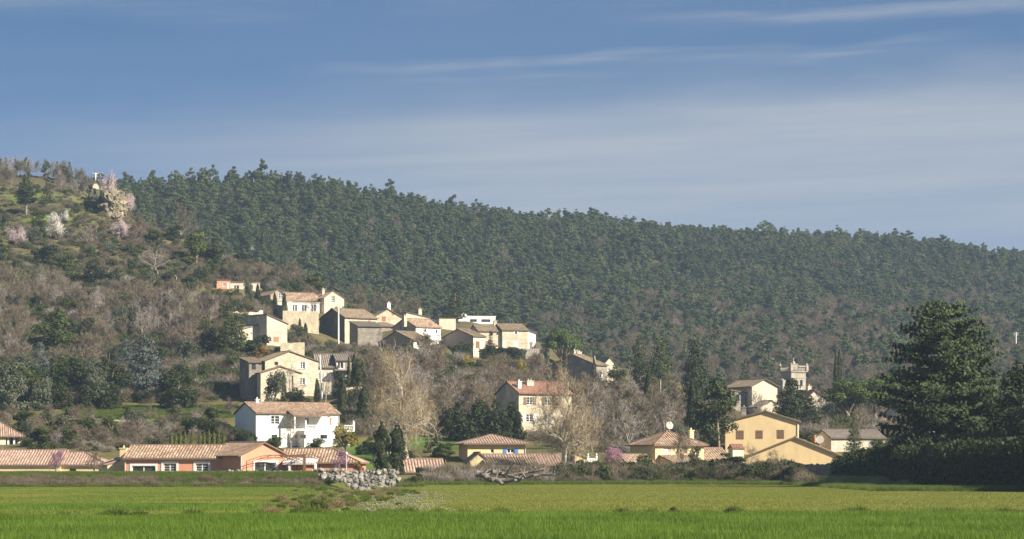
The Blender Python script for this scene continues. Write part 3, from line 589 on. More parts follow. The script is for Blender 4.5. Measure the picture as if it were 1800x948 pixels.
VAR = {}
def plant(kind, loc, H, Wd=None, name='tree', label=None, cat='tree', group=None, rz=None, one=False):
    """stand a copy of a prototype at loc, scaled to height H and width Wd (metres)"""
    k = VAR.get(kind, 0); VAR[kind] = k + 1; p = PROTO[kind][k % len(PROTO[kind])]
    sz = H / p['H']; sx = (Wd / p['W']) if Wd else sz; rz = random.uniform(0, 6.28) if rz is None else rz
    if len(p['parts']) == 1:
        o = new_obj(name, list(p['parts'].values())[0]); o.location = loc; o.rotation_euler = (0, 0, rz); o.scale = (sx, sx, sz); return tag(o, label, cat, group)
    r = empty(name, loc, rz, label, cat, group, (sx, sx, sz))
    for part, me in p['parts'].items(): new_obj(part, me, r)
    return r
def put(kind, px, top, base, wpx=None, D=None, name='tree', label=None, cat='tree', group=None, rz=None, dz=0.0):
    """the same from photo measures: column, top and foot row, width"""
    if D is None: D = hit(px, base)
    if D is None: print('no ground under', kind, px, base); return None
    x = (px - CX) / F * D; z = float(tz(np.array([x]), np.array([D]))[0]); zt = EYE + (YH - top) / F * D
    return plant(kind, (x, D, z + dz), max(zt - z - dz, 0.6), wpx * D / F if wpx else None, name, label, cat, group, rz)

# uncountable cover: one object that scatters its own clumps
def scatter(name, label, kinds, pts, scl, idx, rz, parts=None):
    coll = bpy.data.collections.new(name + '_clumps'); k = 0
    for kd in kinds:
        for p in PROTO[kd]:
            # one clump mesh per prototype: its parts joined by material
            for me in [list(p['parts'].values())[-1]] if parts is None else [p['parts'][q] for q in parts if q in p['parts']]:
                o = bpy.data.objects.new('%03d_%s' % (k, name), me); coll.objects.link(o)
            k += 1
    me = bpy.data.meshes.new(name); n = len(pts); me.vertices.add(n); me.vertices.foreach_set('co', np.asarray(pts, np.float32).ravel())
    for an, ty, dv in (('scl', 'FLOAT_VECTOR', scl), ('rot', 'FLOAT_VECTOR', np.stack([np.zeros(n), np.zeros(n), rz], 1))):
        a = me.attributes.new(an, ty, 'POINT'); a.data.foreach_set('vector', np.asarray(dv, np.float32).ravel())
    a = me.attributes.new('idx', 'INT', 'POINT'); a.data.foreach_set('value', np.asarray(idx, np.int32))
    o = new_obj(name, me); gt = bpy.data.node_groups.new(name, 'GeometryNodeTree')
    gt.interface.new_socket('Geometry', in_out='INPUT', socket_type='NodeSocketGeometry'); gt.interface.new_socket('Geometry', in_out='OUTPUT', socket_type='NodeSocketGeometry')
    gi = N('NodeGroupInput', gt); go = N('NodeGroupOutput', gt); ip = N('GeometryNodeInstanceOnPoints', gt); ci = N('GeometryNodeCollectionInfo', gt)
    ci.inputs['Collection'].default_value = coll; ci.inputs['Separate Children'].default_value = True; ci.inputs['Reset Children'].default_value = True
    def na(nm, ty): x = N('GeometryNodeInputNamedAttribute', gt); x.data_type = ty; x.inputs['Name'].default_value = nm; return [s for s in x.outputs if s.enabled and s.name == 'Attribute'][0]
    er = N('FunctionNodeEulerToRotation', gt); L(na('rot', 'FLOAT_VECTOR'), er.inputs[0], gt)
    L(gi.outputs[0], ip.inputs['Points'], gt); L(ci.outputs[0], ip.inputs['Instance'], gt); ip.inputs['Pick Instance'].default_value = True
    L(na('idx', 'INT'), ip.inputs['Instance Index'], gt); L(er.outputs[0], ip.inputs['Rotation'], gt); L(na('scl', 'FLOAT_VECTOR'), ip.inputs['Scale'], gt); L(ip.outputs[0], go.inputs[0], gt)
    md = o.modifiers.new('clumps', 'NODES'); md.node_group = gt
    return tag(o, label, None, None, 'stuff')
# ------------------------------------------------------------------ buildings
class House:
    """local axes: x along the front from left to right, y into the house, z up; set out from the photo column of its front left corner"""
    def __init__(s, name, label, px, base, D, theta, cat='house', sink=3.0, group=None):
        s.px, s.pyb, s.D, s.th = px, base, D, math.radians(theta); s.k = D / F; s.sink = sink
        s.root = empty(name, P(px, base, D), s.th, label, cat, group); s.roof = None; s.nb = 0
    def u(s, px, y=0.0): return ((px - s.px) * s.k + y * math.sin(s.th)) / math.cos(s.th)
    def z(s, py): return (s.pyb - py) * s.k
    def dl(s, px): return (s.px - px) * s.k / math.sin(s.th)          # depth of a point seen on the left side
    def dr(s, pxc, px): return (px - pxc) * s.k / math.sin(-s.th)     # depth of a point seen on the right side
    def sides(s, x0, x1, y0, y1):
        return {'front': ((x0, y0), (1, 0), (0, -1), x1 - x0), 'right': ((x1, y0), (0, 1), (1, 0), y1 - y0), 'back': ((x1, y1), (-1, 0), (0, 1), x1 - x0), 'left': ((x0, y1), (0, -1), (-1, 0), y1 - y0)}
    def body(s, x0, x1, y0, y1, h, roof='gable_x', rise=1.5, wall='stone', tile='tile', wins=(), ov=0.35, ovg=0.2, z0=None, wallname='wall', cornice=None, pitch_tile=0.38, walls=None, ridge_at=0.5, h2=None):
        wins = [('front', w[1] - x0, w[2], w[3] - x0) + tuple(w[4:]) if w[0] == 'front@' else w for w in wins]
        W_, Dp = x1 - x0, y1 - y0; sd = s.sides(x0, x1, y0, y1); mb = MB(); zb = -s.sink if z0 is None else z0; bx = s.nb * 0.004; s.nb += 1; others = []
        for nm, (O, U, Nn, Ln) in sd.items():
            tops = [(0, h), (Ln, h)]
            if roof == 'gable_x' and nm in ('left', 'right'): q = ridge_at * Ln if nm == 'right' else (1 - ridge_at) * Ln; tops = [(0, h), (q, h + rise), (Ln, h)]
            if roof == 'gable_y' and nm in ('front', 'back'): q = ridge_at * Ln if nm == 'front' else (1 - ridge_at) * Ln; tops = [(0, h), (q, h + rise), (Ln, h)]
            if roof == 'shed_back':   # high at the back
                tops = {'front': [(0, h), (Ln, h)], 'back': [(0, h + rise), (Ln, h + rise)], 'right': [(0, h), (Ln, h + rise)], 'left': [(0, h + rise), (Ln, h)]}[nm]
            if roof == 'shed_left':   # high on the left
                tops = {'front': [(0, h + rise), (Ln, h)], 'back': [(0, h), (Ln, h + rise)], 'right': [(0, h), (Ln, h)], 'left': [(0, h + rise), (Ln, h + rise)]}[nm]
            ws = [w for w in wins if w[0] == nm]; 
            tgt = mb
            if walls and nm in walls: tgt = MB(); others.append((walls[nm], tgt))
            s.facade(tgt, O, U, Nn, Ln, tops, ws, zb)
        wo = mb.build(wallname, MT[wall], s.root)
        for sm, b3 in others: b3.build(wallname, MT[sm], s.root)
        for w in wins:
            O, U, Nn, Ln = sd[w[0]]; s.window(O, U, Nn, *w[1:])
        if cornice:
            t_ = 0.10
            for nm, (O, U, Nn, Ln) in sd.items():
                if roof == 'gable_x' and nm in ('left', 'right'): continue
                if roof == 'gable_y' and nm in ('front', 'back'): continue
                f = lambda q: (O[0] + U[0] * q[0] + Nn[0] * q[1], O[1] + U[1] * q[0] + Nn[1] * q[1], q[2])
                cb = MB(); cb.box(-0.05, Ln + 0.05, 0.003, t_, h - 0.34, h - 0.19, f)
                for i in range(int(Ln / 0.3)): cb.box(i * 0.3 + 0.05, i * 0.3 + 0.22, 0.003, t_ * 1.9, h - 0.186, h - 0.06, f)
                cb.build('cornice', MT[cornice], s.root)
        if roof != 'none': s.mkroof(x0, x1, y0, y1, h + 0.03, roof, rise, tile, ov, ovg, pitch_tile, ridge_at)
        return wo
    def facade(s, mb, O, U, Nn, Ln, tops, ws, zb):
        us = sorted({0.0, Ln, *[q[0] for q in tops], *[c for w in ws for c in (max(0, w[1]), min(Ln, w[3]))]}); tp = lambda u: float(np.interp(u, [q[0] for q in tops], [q[1] for q in tops]))
        pt = lambda u, z, n=0.0: (O[0] + U[0] * u + Nn[0] * n, O[1] + U[1] * u + Nn[1] * n, z)
        for a, b in zip(us[:-1], us[1:]):
            if b - a < 1e-5: continue
            z = zb
            for w in sorted([w for w in ws if w[1] <= a + 1e-5 and w[3] >= b - 1e-5], key=lambda w: w[2]):
                mb.quad(pt(a, z), pt(b, z), pt(b, w[2]), pt(a, w[2])); z = w[4]
            mb.quad(pt(a, z), pt(b, z), pt(b, tp(b)), pt(a, tp(a)))
        for w in ws:
            _, u0, z0, u1, z1 = w[:5]; r = -0.22
            mb.quad(pt(u0, z0), pt(u0, z1), pt(u0, z1, r), pt(u0, z0, r)); mb.quad(pt(u1, z0), pt(u1, z1), pt(u1, z1, r), pt(u1, z0, r))
            mb.quad(pt(u0, z0), pt(u1, z0), pt(u1, z0, r), pt(u0, z0, r)); mb.quad(pt(u0, z1), pt(u1, z1), pt(u1, z1, r), pt(u0, z1, r))
    def window(s, O, U, Nn, u0, z0, u1, z1, kind='w', opt=None):
        f = lambda q: (O[0] + U[0] * q[0] + Nn[0] * q[1], O[1] + U[1] * q[0] + Nn[1] * q[1], q[2]); w, h = u1 - u0, z1 - z0; e = 0.004
        if kind == 'dark':
            m = MB(); m.box(u0 + e, u1 - e, -0.21, -0.16, z0 + e, z1 - e, f); m.build('window', MT['glass'], s.root); return
        if kind in ('b', 'door', 'garage'):           # boards that close the opening
            m = MB(); n = max(2, int(w / 0.14)); mat = MT[opt or 'brown_wood']
            for i in range(n):
                a = u0 + e + (w - 2 * e) * i / n; m.box(a + .004, a + (w - 2 * e) / n - .004, -0.06, -0.02, z0 + e, z1 - e, f)
            m.box(u0 + e, u1 - e, -0.10, -0.062, z0 + e, z1 - e, f)
            for q in (0.2, 0.8): m.box(u0 + .05, u1 - .05, -0.018, 0.01, z0 + h * q - .05, z0 + h * q + .05, f)
            m.build({'b': 'shutter', 'door': 'door', 'garage': 'garage_door'}[kind], mat, s.root); return
        m = MB(); fw = min(0.09, w * 0.16)
        m.box(u0 + e, u0 + fw, -0.16, -0.10, z0 + e, z1 - e, f); m.box(u1 - fw, u1 - e, -0.16, -0.10, z0 + e, z1 - e, f); m.box(u0 + fw + .002, u1 - fw - .002, -0.16, -0.10, z0 + e, z0 + fw, f); m.box(u0 + fw + .002, u1 - fw - .002, -0.16, -0.10, z1 - fw, z1 - e, f)
        if w > 0.55: m.box((u0 + u1) / 2 - .05, (u0 + u1) / 2 + .05, -0.155, -0.095, z0 + fw + .002, z1 - fw - .002, f)
        if kind in ('w', 'o', 'l') and h > 0.9:
            for q in (1 / 3, 2 / 3): m.box(u0 + fw + .002, u1 - fw - .002, -0.15, -0.11, z0 + h * q - .02, z0 + h * q + .02, f)
        if kind == 'l':
            for q in np.linspace(0.1, 0.9, 7): m.box(u0 + w * q - .025, u0 + w * q + .025, -0.09, -0.05, z0 + .05, z1 - .05, f)
            for q in np.linspace(0.1, 0.9, 8): m.box(u0 + .05, u1 - .05, -0.048, -0.02, z0 + h * q - .025, z0 + h * q + .025, f)
        wo = m.build('window', MT['trim'], s.root)
        p = MB(); p.box(u0 + e, u1 - e, -0.20, -0.165, z0 + e, z1 - e, f); p.build('pane', MT['glass'], wo)
        if kind != 'fr' and z0 > 0.4:
            q = MB(); q.box(u0 - .08, u1 + .08, 0.003, 0.08, z0 - .08, z0 - .004, f); q.build('sill', MT['trim' if opt == 'surround' else 'concrete'], wo)
        if opt == 'surround':
            q = MB(); t_ = 0.26
            q.box(u0 - t_, u0 - .003, 0.003, 0.06, z0 - .1, z1 + t_, f); q.box(u1 + .003, u1 + t_, 0.003, 0.06, z0 - .1, z1 + t_, f); q.box(u0, u1, 0.003, 0.06, z1 + .003, z1 + t_, f); q.build('surround', MT['trim'], wo)
        if kind == 'o':
            for sg in (0, 1):
                q = MB(); a = u0 - w * .5 - .03 if sg == 0 else u1 + .03; n = 5
                for i in range(n): q.box(a + w * .5 * i / n + .003, a + w * .5 * (i + 1) / n - .003, 0.02, 0.055, z0, z1, f)
                for g_ in (0.2, 0.8): q.box(a + .03, a + w * .5 - .03, 0.057, 0.08, z0 + h * g_ - .05, z0 + h * g_ + .05, f)
                q.build('shutter', MT[opt or 'trim'], wo)
    def slope(s, mb, O, U, I, Ln, rf, brk, tanp, z0, pt_):
        """one roof slope: U along the eave, I inwards, rf(u) the run up the slope (plan), brk the bends of rf"""
        n = max(2, int(round(Ln / pt_))); sub = 5; us = sorted(set([i * Ln / (n * sub) for i in range(n * sub + 1)] + list(brk)))
        g = lambda u, r, z: (O[0] + U[0] * u + I[0] * r, O[1] + U[1] * u + I[1] * r, z); wave = lambda u: 0.095 * abs(math.sin(math.pi * u * n / Ln)) ** 0.7
        for a, b in zip(us[:-1], us[1:]):
            if b - a < 1e-6: continue
            ra, rb = max(rf(a), 0), max(rf(b), 0); wa, wb = wave(a), wave(b); k = math.sqrt(1 + tanp * tanp)
            mb.quad(g(a, 0, z0 + wa), g(b, 0, z0 + wb), g(b, rb, z0 + rb * tanp + wb), g(a, ra, z0 + ra * tanp + wa), uv=[(a, 0), (b, 0), (b, rb * k), (a, ra * k)])
            mb.quad(g(a, 0, z0 + wa), g(b, 0, z0 + wb), g(b, 0, z0 - .11), g(a, 0, z0 - .11))
        bb = sorted({0.0, Ln, *brk})
        for a, b in zip(bb[:-1], bb[1:]): mb.quad(g(a, 0, z0 - .11), g(b, 0, z0 - .11), g(b, rf(b), z0 + rf(b) * tanp - .11), g(a, rf(a), z0 + rf(a) * tanp - .11))
        for a in (0.0, Ln):
            r = rf(a)
            if r > 0.05: mb.quad(g(a, 0, z0 - .11), g(a, r, z0 + r * tanp - .11), g(a, r, z0 + r * tanp + .05), g(a, 0, z0 + .05))
        return g
    def mkroof(s, x0, x1, y0, y1, h, roof, rise, tile, ov, ovg, pt_, ra):
        mb = MB(); caps = []
        if roof == 'flat':
            mb.box(x0 - ov, x1 + ov, y0 - ov, y1 + ov, h, h + 0.18); s.roof = mb.build('roof', MT[tile], s.root); return
        if roof in ('gable_x', 'gable_y'):
            xx = roof == 'gable_x'; run = (y1 - y0) if xx else (x1 - x0); Ln = (x1 - x0 if xx else y1 - y0) + 2 * ovg
            for sgn in (0, 1):
                r = run * (ra if sgn == 0 else 1 - ra); tp = rise / r; R = r + ov; z0 = h - ov * tp
                if xx: O, U, I = ((x0 - ovg, y0 - ov), (1, 0), (0, 1)) if sgn == 0 else ((x1 + ovg, y1 + ov), (-1, 0), (0, -1))
                else: O, U, I = ((x0 - ov, y1 + ovg), (0, -1), (1, 0)) if sgn == 0 else ((x1 + ov, y0 - ovg), (0, 1), (-1, 0))
                s.slope(mb, O, U, I, Ln, lambda u: R, [], tp, z0, pt_)
            zr = h + rise + 0.05; c = (y0 + run * ra) if xx else (x0 + run * ra)
            caps.append(((x0 - ovg, c, zr), (x1 + ovg, c, zr)) if xx else ((c, y0 - ovg, zr), (c, y1 + ovg, zr)))
        elif roof in ('shed_back', 'shed_left'):
            if roof == 'shed_back': r = y1 - y0 + ov; tp = rise / (y1 - y0); s.slope(mb, (x0 - ovg, y0 - ov), (1, 0), (0, 1), x1 - x0 + 2 * ovg, lambda u: r + .1, [], tp, h - ov * tp, pt_)
            else: r = x1 - x0 + ov; tp = rise / (x1 - x0); s.slope(mb, (x1 + ov, y0 - ovg), (0, 1), (-1, 0), y1 - y0 + 2 * ovg, lambda u: r + .1, [], tp, h - ov * tp, pt_)
        else:  # hip, and hip_right: hipped on the right end only
            X0, X1, Y0, Y1 = x0 - ov, x1 + ov, y0 - ov, y1 + ov; Lx, Ly = X1 - X0, Y1 - Y0; hr = min(Lx, Ly) / 2 if roof == 'hip' else Ly / 2; tp = rise / (hr - ov); z0 = h - ov * tp
            if roof == 'hip':
                for O, U, I, Ln, oth in (((X0, Y0), (1, 0), (0, 1), Lx, Ly), ((X1, Y0), (0, 1), (-1, 0), Ly, Lx), ((X1, Y1), (-1, 0), (0, -1), Lx, Ly), ((X0, Y1), (0, -1), (1, 0), Ly, Lx)):
                    k = min(hr, Ln / 2); s.slope(mb, O, U, I, Ln, lambda u, Ln=Ln: max(0, min(u, Ln - u, hr)), [k, Ln - k], tp, z0, pt_)
                zr = z0 + hr * tp + .06
                a, b = ((X0 + hr, (Y0 + Y1) / 2, zr), (X1 - hr, (Y0 + Y1) / 2, zr)) if Lx >= Ly else (((X0 + X1) / 2, Y0 + hr, zr), ((X0 + X1) / 2, Y1 - hr, zr))
                if (Vector(a) - Vector(b)).length > .2: caps.append((a, b))
                e = z0 + .05
                if Lx >= Ly: caps += [((X0, Y0, e), a), ((X0, Y1, e), a), ((X1, Y0, e), b), ((X1, Y1, e), b)]
                else: caps += [((X0, Y0, e), a), ((X1, Y0, e), a), ((X0, Y1, e), b), ((X1, Y1, e), b)]
            else:
                s.slope(mb, (X0, Y0), (1, 0), (0, 1), Lx, lambda u: max(0, min(Lx - u, hr)), [Lx - hr], tp, z0, pt_); s.slope(mb, (X1, Y0), (0, 1), (-1, 0), Ly, lambda u: max(0, min(u, Ly - u)), [hr], tp, z0, pt_)
                s.slope(mb, (X1, Y1), (-1, 0), (0, -1), Lx, lambda u: max(0, min(u, hr)), [hr], tp, z0, pt_)
                zr = z0 + hr * tp + .06; b = (X1 - hr, (Y0 + Y1) / 2, zr); caps += [((X0, (Y0 + Y1) / 2, zr), b), ((X1, Y0, z0 + .05), b), ((X1, Y1, z0 + .05), b)]
        s.roof = mb.build('roof', MT[tile], s.root)
        if caps:
            c = MB()
            for a, b in caps:
                a, b = Vector(a), Vector(b); n = max(2, int((b - a).length / 0.4)); pts, rad = [], []
                for i in range(n): pts += [a.lerp(b, i / n), a.lerp(b, (i + .97) / n)]; rad += [.13, .10]
                c.tube(pts, rad, 8)
            c.build('ridge_cap', MT[tile], s.roof)
    def chimney(s, x, y, z0, z1, w=0.6, d=0.6, wall='cream', pots=1):
        m = MB(); m.box(x - w / 2, x + w / 2, y - d / 2, y + d / 2, z0, z1); c = m.build('chimney', MT[wall], s.roof if s.roof else s.root)
        m.__init__(); m.box(x - w / 2 - .08, x + w / 2 + .08, y - d / 2 - .08, y + d / 2 + .08, z1 + .003, z1 + .12)
        for i in range(pots):
            xx = x + (i - (pots - 1) / 2) * .5; m.lathe([(.13, .12), (.10, .42)], 8, (xx, y, z1 + .003))
        me = m.mesh('chimney', MT['concrete']); # the capping belongs to the stack
        k = c.data; bmx = MB(); bmx.v = [tuple(q.co) for q in k.vertices] + [tuple(q.co) for q in me.vertices]; n0 = len(k.vertices)
        bmx.f = [tuple(p.vertices) for p in k.polygons] + [tuple(v + n0 for v in p.vertices) for p in me.polygons]; bmx.uv = [[(0, 0)] * len(f_) for f_ in bmx.f]
        c.data = bmx.mesh('chimney', MT[wall]); bpy.data.meshes.remove(k); bpy.data.meshes.remove(me); return c
    def part(s, name, mb, mat, parent=None, smooth=False): return mb.build(name, MT[mat], parent or s.root, smooth)
    def pipe(s, x, y, h, mat='pale_metal'): m = MB(); m.tube([(x, y, -.5), (x, y, h)], .055, 6); m.build('downpipe', MT[mat], s.root)
    def antenna(s, x, y, z0, z1):
        m = MB(); m.tube([(x, y, z0), (x, y, z1)], .035, 5); m.tube([(x - .7, y, z1 - .15), (x + .7, y, z1 - .15)], .025, 4)
        for i in range(6): m.tube([(x - .6 + i * .24, y - .35, z1 - .15), (x - .6 + i * .24, y + .35, z1 - .15)], .018, 4)
        m.tube([(x - .35, y, z1 - .6), (x + .35, y, z1 - .6)], .02, 4); m.build('aerial', MT['metal'], s.roof)
def WN(h, side, a, b, c, d, kind='w', opt=None):
    """a window of the front set out in photo pixels: left, top, right, bottom"""
    return (side + '@', h.u(a), h.z(d), h.u(c), h.z(b), kind, opt)
def WL(h, a, b, c, d, x0, dep, kind='w', opt=None):
    """a window of the left side in photo pixels; the side's own run goes from the back to the front"""
    return ('left', dep - h.dl(a), h.z(d), dep - h.dl(c), h.z(b), kind, opt)

# 1 orange bungalow ---------------------------------------------------------------------------
def merge(a, b):
    """a wing built square to its own axes becomes part of the house it belongs to"""
    ma = Matrix.Translation(a.root.location) @ Matrix.Rotation(a.th, 4, 'Z'); mb_ = Matrix.Translation(b.root.location) @ Matrix.Rotation(b.th, 4, 'Z')
    for c in [o for o in COL.objects if o.parent == b.root]: c.parent = a.root; c.matrix_parent_inverse = Matrix(); c.matrix_basis = ma.inverted() @ mb_
    bpy.data.objects.remove(b.root)
h = House('orange_bungalow', 'long orange bungalow with white window surrounds and striped clay tile roof behind the grass bank', 219, 838, 360, -5)
e_ = h.z(804)
h.body(0, h.u(412), 0, 8.2, e_, 'gable_x', h.z(783.5) - e_, 'orange', 'tile', [WN(h, 'front', 232, 819, 274, 836, 'fr', 'surround'), WN(h, 'front', 288, 815, 311, 829, 'w', 'surround'), WN(h, 'front', 345, 815, 368, 829, 'w', 'surround')], cornice='trim', ov=.45)
h.chimney(-.55, 2.0, -.5, h.z(789), .8, 1.0, 'yellow'); h.pipe(.08, -.09, e_)
w = House('gable_wing', '', 422, 838, 355, 35); e2 = w.z(799.5)
w.body(0, w.u(500), 0, 8.5, e2, 'gable_y', w.z(778) - e2, 'orange', 'tile', [WN(w, 'front', 446, 813, 482, 832, 'fr', 'surround')], ov=.45, ovg=.35)
w.pipe(.1, -.09, e2); xw = w.u(500)
for i, (a, b2) in enumerate(((.1, xw + .6), (xw - 1.2, xw + 3.6))):
    for dy in (-1.4, -3.0):
        m = MB(); zt, zs = w.z(800 if i == 0 else 798), w.z(811); pts = []
        for k in range(15):
            t = k / 14; pts.append((a + (b2 - a) * t, dy, zs + (zt - zs) * math.sin(math.pi * t)))
        m.tube(pts, .05, 5); pts2 = [(p[0], p[1], p[2] - .3) for p in pts]; m.tube(pts2, .04, 5)
        for p, q in zip(pts[::2], pts2[::2]): m.tube([p, q], .03, 4)
        for p in (pts[0], pts[-1]): m.tube([p, (p[0], p[1], -.8)], .06, 5)
        w.part('pergola_arch', m, 'rust_metal')
merge(h, w)
# the low right wing with the awning and the pergola
rx0, rx1 = h.u(497), h.u(630)
h.body(rx0, rx1, .4, 7.6, h.z(812), 'hip_right', h.z(790) - h.z(812), 'orange', 'tile', [WN(h, 'front', 503, 820, 512, 835, 'w'), WN(h, 'front', 550, 821, 560, 834, 'w')], ov=.4)
m = MB(); aw = (h.u(503), h.u(562))
m.quad((aw[0], .35, h.z(806)), (aw[1], .35, h.z(806)), (aw[1], -1.8, h.z(813)), (aw[0], -1.8, h.z(813)))
n = 22
for i in range(n):
    a = aw[0] + (aw[1] - aw[0]) * i / n; b2 = aw[0] + (aw[1] - aw[0]) * (i + .62) / n; m.box(a, b2, -1.83, -1.802, h.z(817), h.z(813))
h.part('awning', m, 'canvas')
for px_ in (514, 560):
    m = MB(); m.box(h.u(px_) - .14, h.u(px_) + .14, -1.7, -1.4, -1, h.z(815)); h.part('porch_post', m, 'canvas')
m = MB(); q = h.u(544); m.box(q - .16, q + .16, -3.2, -2.9, -1, h.z(799)); m.box(h.u(502), q - .164, -3.16, -2.94, h.z(804), h.z(800)); h.part('pergola_post', m, 'brown_wood')
# its little yellow lean-to on the left
h = House('lean_to', 'small yellow lean-to with slanting white roof against the left end of the orange bungalow', 189, 838, 361, 24, 'outbuilding')
h.body(0, h.u(217), 0, 4, h.z(806), 'shed_left', -(h.z(806) - h.z(818)), 'pale_yellow', 'tile_pink', [], ov=.15, ovg=.1)
# 2 long low house on the far left
h = House('yellow_bungalow', 'long low pale yellow house under pinkish clay tiles at the left edge', -40, 838, 372, -4)
h.body(0, h.u(108), 0, 8.4, h.z(816), 'gable_x', h.z(792) - h.z(816), 'pale_yellow', 'tile_pink', [], cornice='trim')
h.body(h.u(108) + .006, h.u(186), .5, 7.4, h.z(816), 'hip_right', h.z(796) - h.z(816), 'pale_yellow', 'tile_pink', [WN(h, 'front', 122, 824, 134, 830, 'dark')], cornice='trim')
# 3 far-left house
h = House('hip_roofed_villa', 'beige villa half out of frame at the left edge, hip roof on pillars', -60, 788, 420, 12)
h.body(0, h.u(8), 0, 7, h.z(765), 'none', 0, 'cream', 'tile_pink', [])
h.body(h.u(9), h.u(34), 2.2, 7, h.z(765), 'none', 0, 'cream', 'tile_pink', [('front', .6, h.z(786), 1.6, h.z(768), 'w')])
h.mkroof(0, h.u(35), 0, 7, h.z(764), 'hip', h.z(738) - h.z(764), 'tile_pink', .45, .3, .3, .5)
for q in (12, 22, 33):
    m = MB(); m.box(h.u(q) - .13, h.u(q) + .13, .1, .36, -1, h.z(765)); h.part('porch_post', m, 'trim')
# 4 white house
h = House('white_house', 'white two storey house with low tiled roof, shaded grey gable and balustraded balcony', 450, 785, 440, 27)
dep = h.dl(405); e_ = h.z(725)
h.body(0, h.u(592), 0, dep, e_, 'gable_x', h.z(707) - e_, 'white', 'tile', [WN(h, 'front', 475, 731, 489, 746, 'w', 'surround'), WN(h, 'front', 572, 733, 579, 747, 'door', 'rust_wood'), WN(h, 'front', 476, 764, 486, 770, 'dark'), WN(h, 'front', 516, 764, 527, 769, 'dark'), WN(h, 'front', 557, 764, 568, 769, 'dark'), WN(h, 'front', 533, 733, 540, 747, 'fr')], ov=.4)
h.chimney(h.u(457) + 1.2, dep * .5, e_, h.z(702), .5, .5, 'white')
h.pipe(h.u(592) - .08, -.09, e_)
xa, xb = h.u(502), h.u(566)
keep = h.roof; m = MB(); h.slope(m, (xa, -2.6), (1, 0), (0, 1), xb - xa, lambda u: 2.58, [], .32, h.z(731), .3); m.build('veranda_roof', MT['tile'], h.root)
m = MB(); xc, xd = h.u(520), h.u(604); m.box(xc, xd - .6, -2.8, -.004, -1.5, h.z(759)); m.box(xc - .05, xd, -2.9, -.003, h.z(759) + .002, h.z(757)); h.part('balcony', m, 'white')
for q0, q1 in ((527, 537), (562, 573)):
    m = MB(); m.box(h.u(q0, -2.8), h.u(q1, -2.8), -2.86, -2.802, h.z(769.5), h.z(764)); m.box(h.u(q0, -2.8) - .06, h.u(q1, -2.8) + .06, -2.9, -2.802, h.z(770.5), h.z(769.7)); h.part('window', m, 'glass')
m = MB(); m.box(xc, xd, -2.88, -2.7, h.z(748.2), h.z(747)); m.box(xc, xd, -2.86, -2.72, h.z(756.9), h.z(756))
for i in range(int((xd - xc) / .28)): m.lathe([(.05, 0), (.09, .25), (.04, .55), (.05, h.z(748.3) - h.z(756))], 6, (xc + .14 + i * .28, -2.79, h.z(756)))
h.part('balustrade', m, 'trim')
for q in (h.u(522), h.u(560), xd):
    m = MB(); m.box(q - .14, q + .14, -2.93, -2.65, h.z(758), h.z(744)); m.lathe([(.16, 0), (.2, .1), (.12, .3), (.02, .5)], 8, (q, -2.79, h.z(744))); h.part('balcony_pillar', m, 'trim')
for q in (xa + .3, xb - .25):
    m = MB(); m.box(q - .1, q + .1, -2.5, -2.3, h.z(757), h.z(731)); h.part('veranda_post', m, 'trim')
# 5 stone farmhouse in the middle of the slope
h = House('stone_farmhouse', 'sunlit stone gabled farmhouse with lower front wing above the white house', 466, 702, 500, 20)
dep = 9.0; e_ = h.z(634)
h.body(0, h.u(557), 0, dep, e_, 'gable_y', h.z(617) - e_, 'stone', 'tile_old', [WN(h, 'front', 482, 636, 488, 642, 'dark'), WN(h, 'front', 526, 636, 534, 648, 'o', 'trim'), WN(h, 'front', 526, 664, 534, 676, 'o', 'trim')], ov=.3, ridge_at=.46)
h.body(h.u(452), h.u(520), -2.5, -.01, h.z(656), 'gable_y', h.z(645) - h.z(656), 'stone', 'tile_old', [('front', 1.4, h.z(675), 2.2, h.z(666), 'w', None)], ov=.3, ridge_at=.5)
h.body(h.u(440), h.u(465), .6, 7, h.z(637), 'shed_back', 1.0, 'grey_stone', 'tile_old', [('front', .5, h.z(650), 1.2, h.z(640), 'dark')], ov=.3)
h = House('villa_annex', 'stone annex with grey tiled roof and glazed terrace right of the stone farmhouse', 557, 702, 504, 12)
h.body(0, h.u(590), 0, 7, h.z(645), 'gable_x', h.z(622) - h.z(645), 'cream', 'tile_grey', [WN(h, 'front', 560, 656, 566, 668, 'w'), WN(h, 'front', 573, 656, 580, 669, 'o', 'trim')], ov=.3)
h.body(h.u(590) + .005, h.u(614), -.5, 6, h.z(633), 'gable_x', h.z(622) - h.z(633), 'cream', 'tile_grey', [WN(h, 'front', 592, 637, 602, 648, 'fr'), WN(h, 'front', 593, 657, 600, 669, 'o', 'trim')], ov=.3)
m = MB(); m.box(h.u(585), h.u(616), -2.2, -.51, h.z(652), h.z(650)); m.box(h.u(603), h.u(616), -2.2, -2.1, h.z(650), h.z(638)); h.part('terrace', m, 'grey_wood')
# 6 upper sunlit corner house
h = House('corner_house', 'pale stone corner house with single brown shutter above the dark trees', 469, 614, 560, 36)
e_ = h.z(568); dep = h.dl(427)
h.body(0, h.u(503), 0, dep, e_, 'shed_left', h.z(553) - e_, 'pale_stone', 'tile_old', [WN(h, 'front', 480, 592, 489, 601, 'b', 'rust_wood')], ov=.25, wallname='wall')
h.body(-4.6, -.006, 3.2, dep + 1, h.z(570), 'shed_left', -1.2, 'cream', 'tile_old', [], ov=.25)
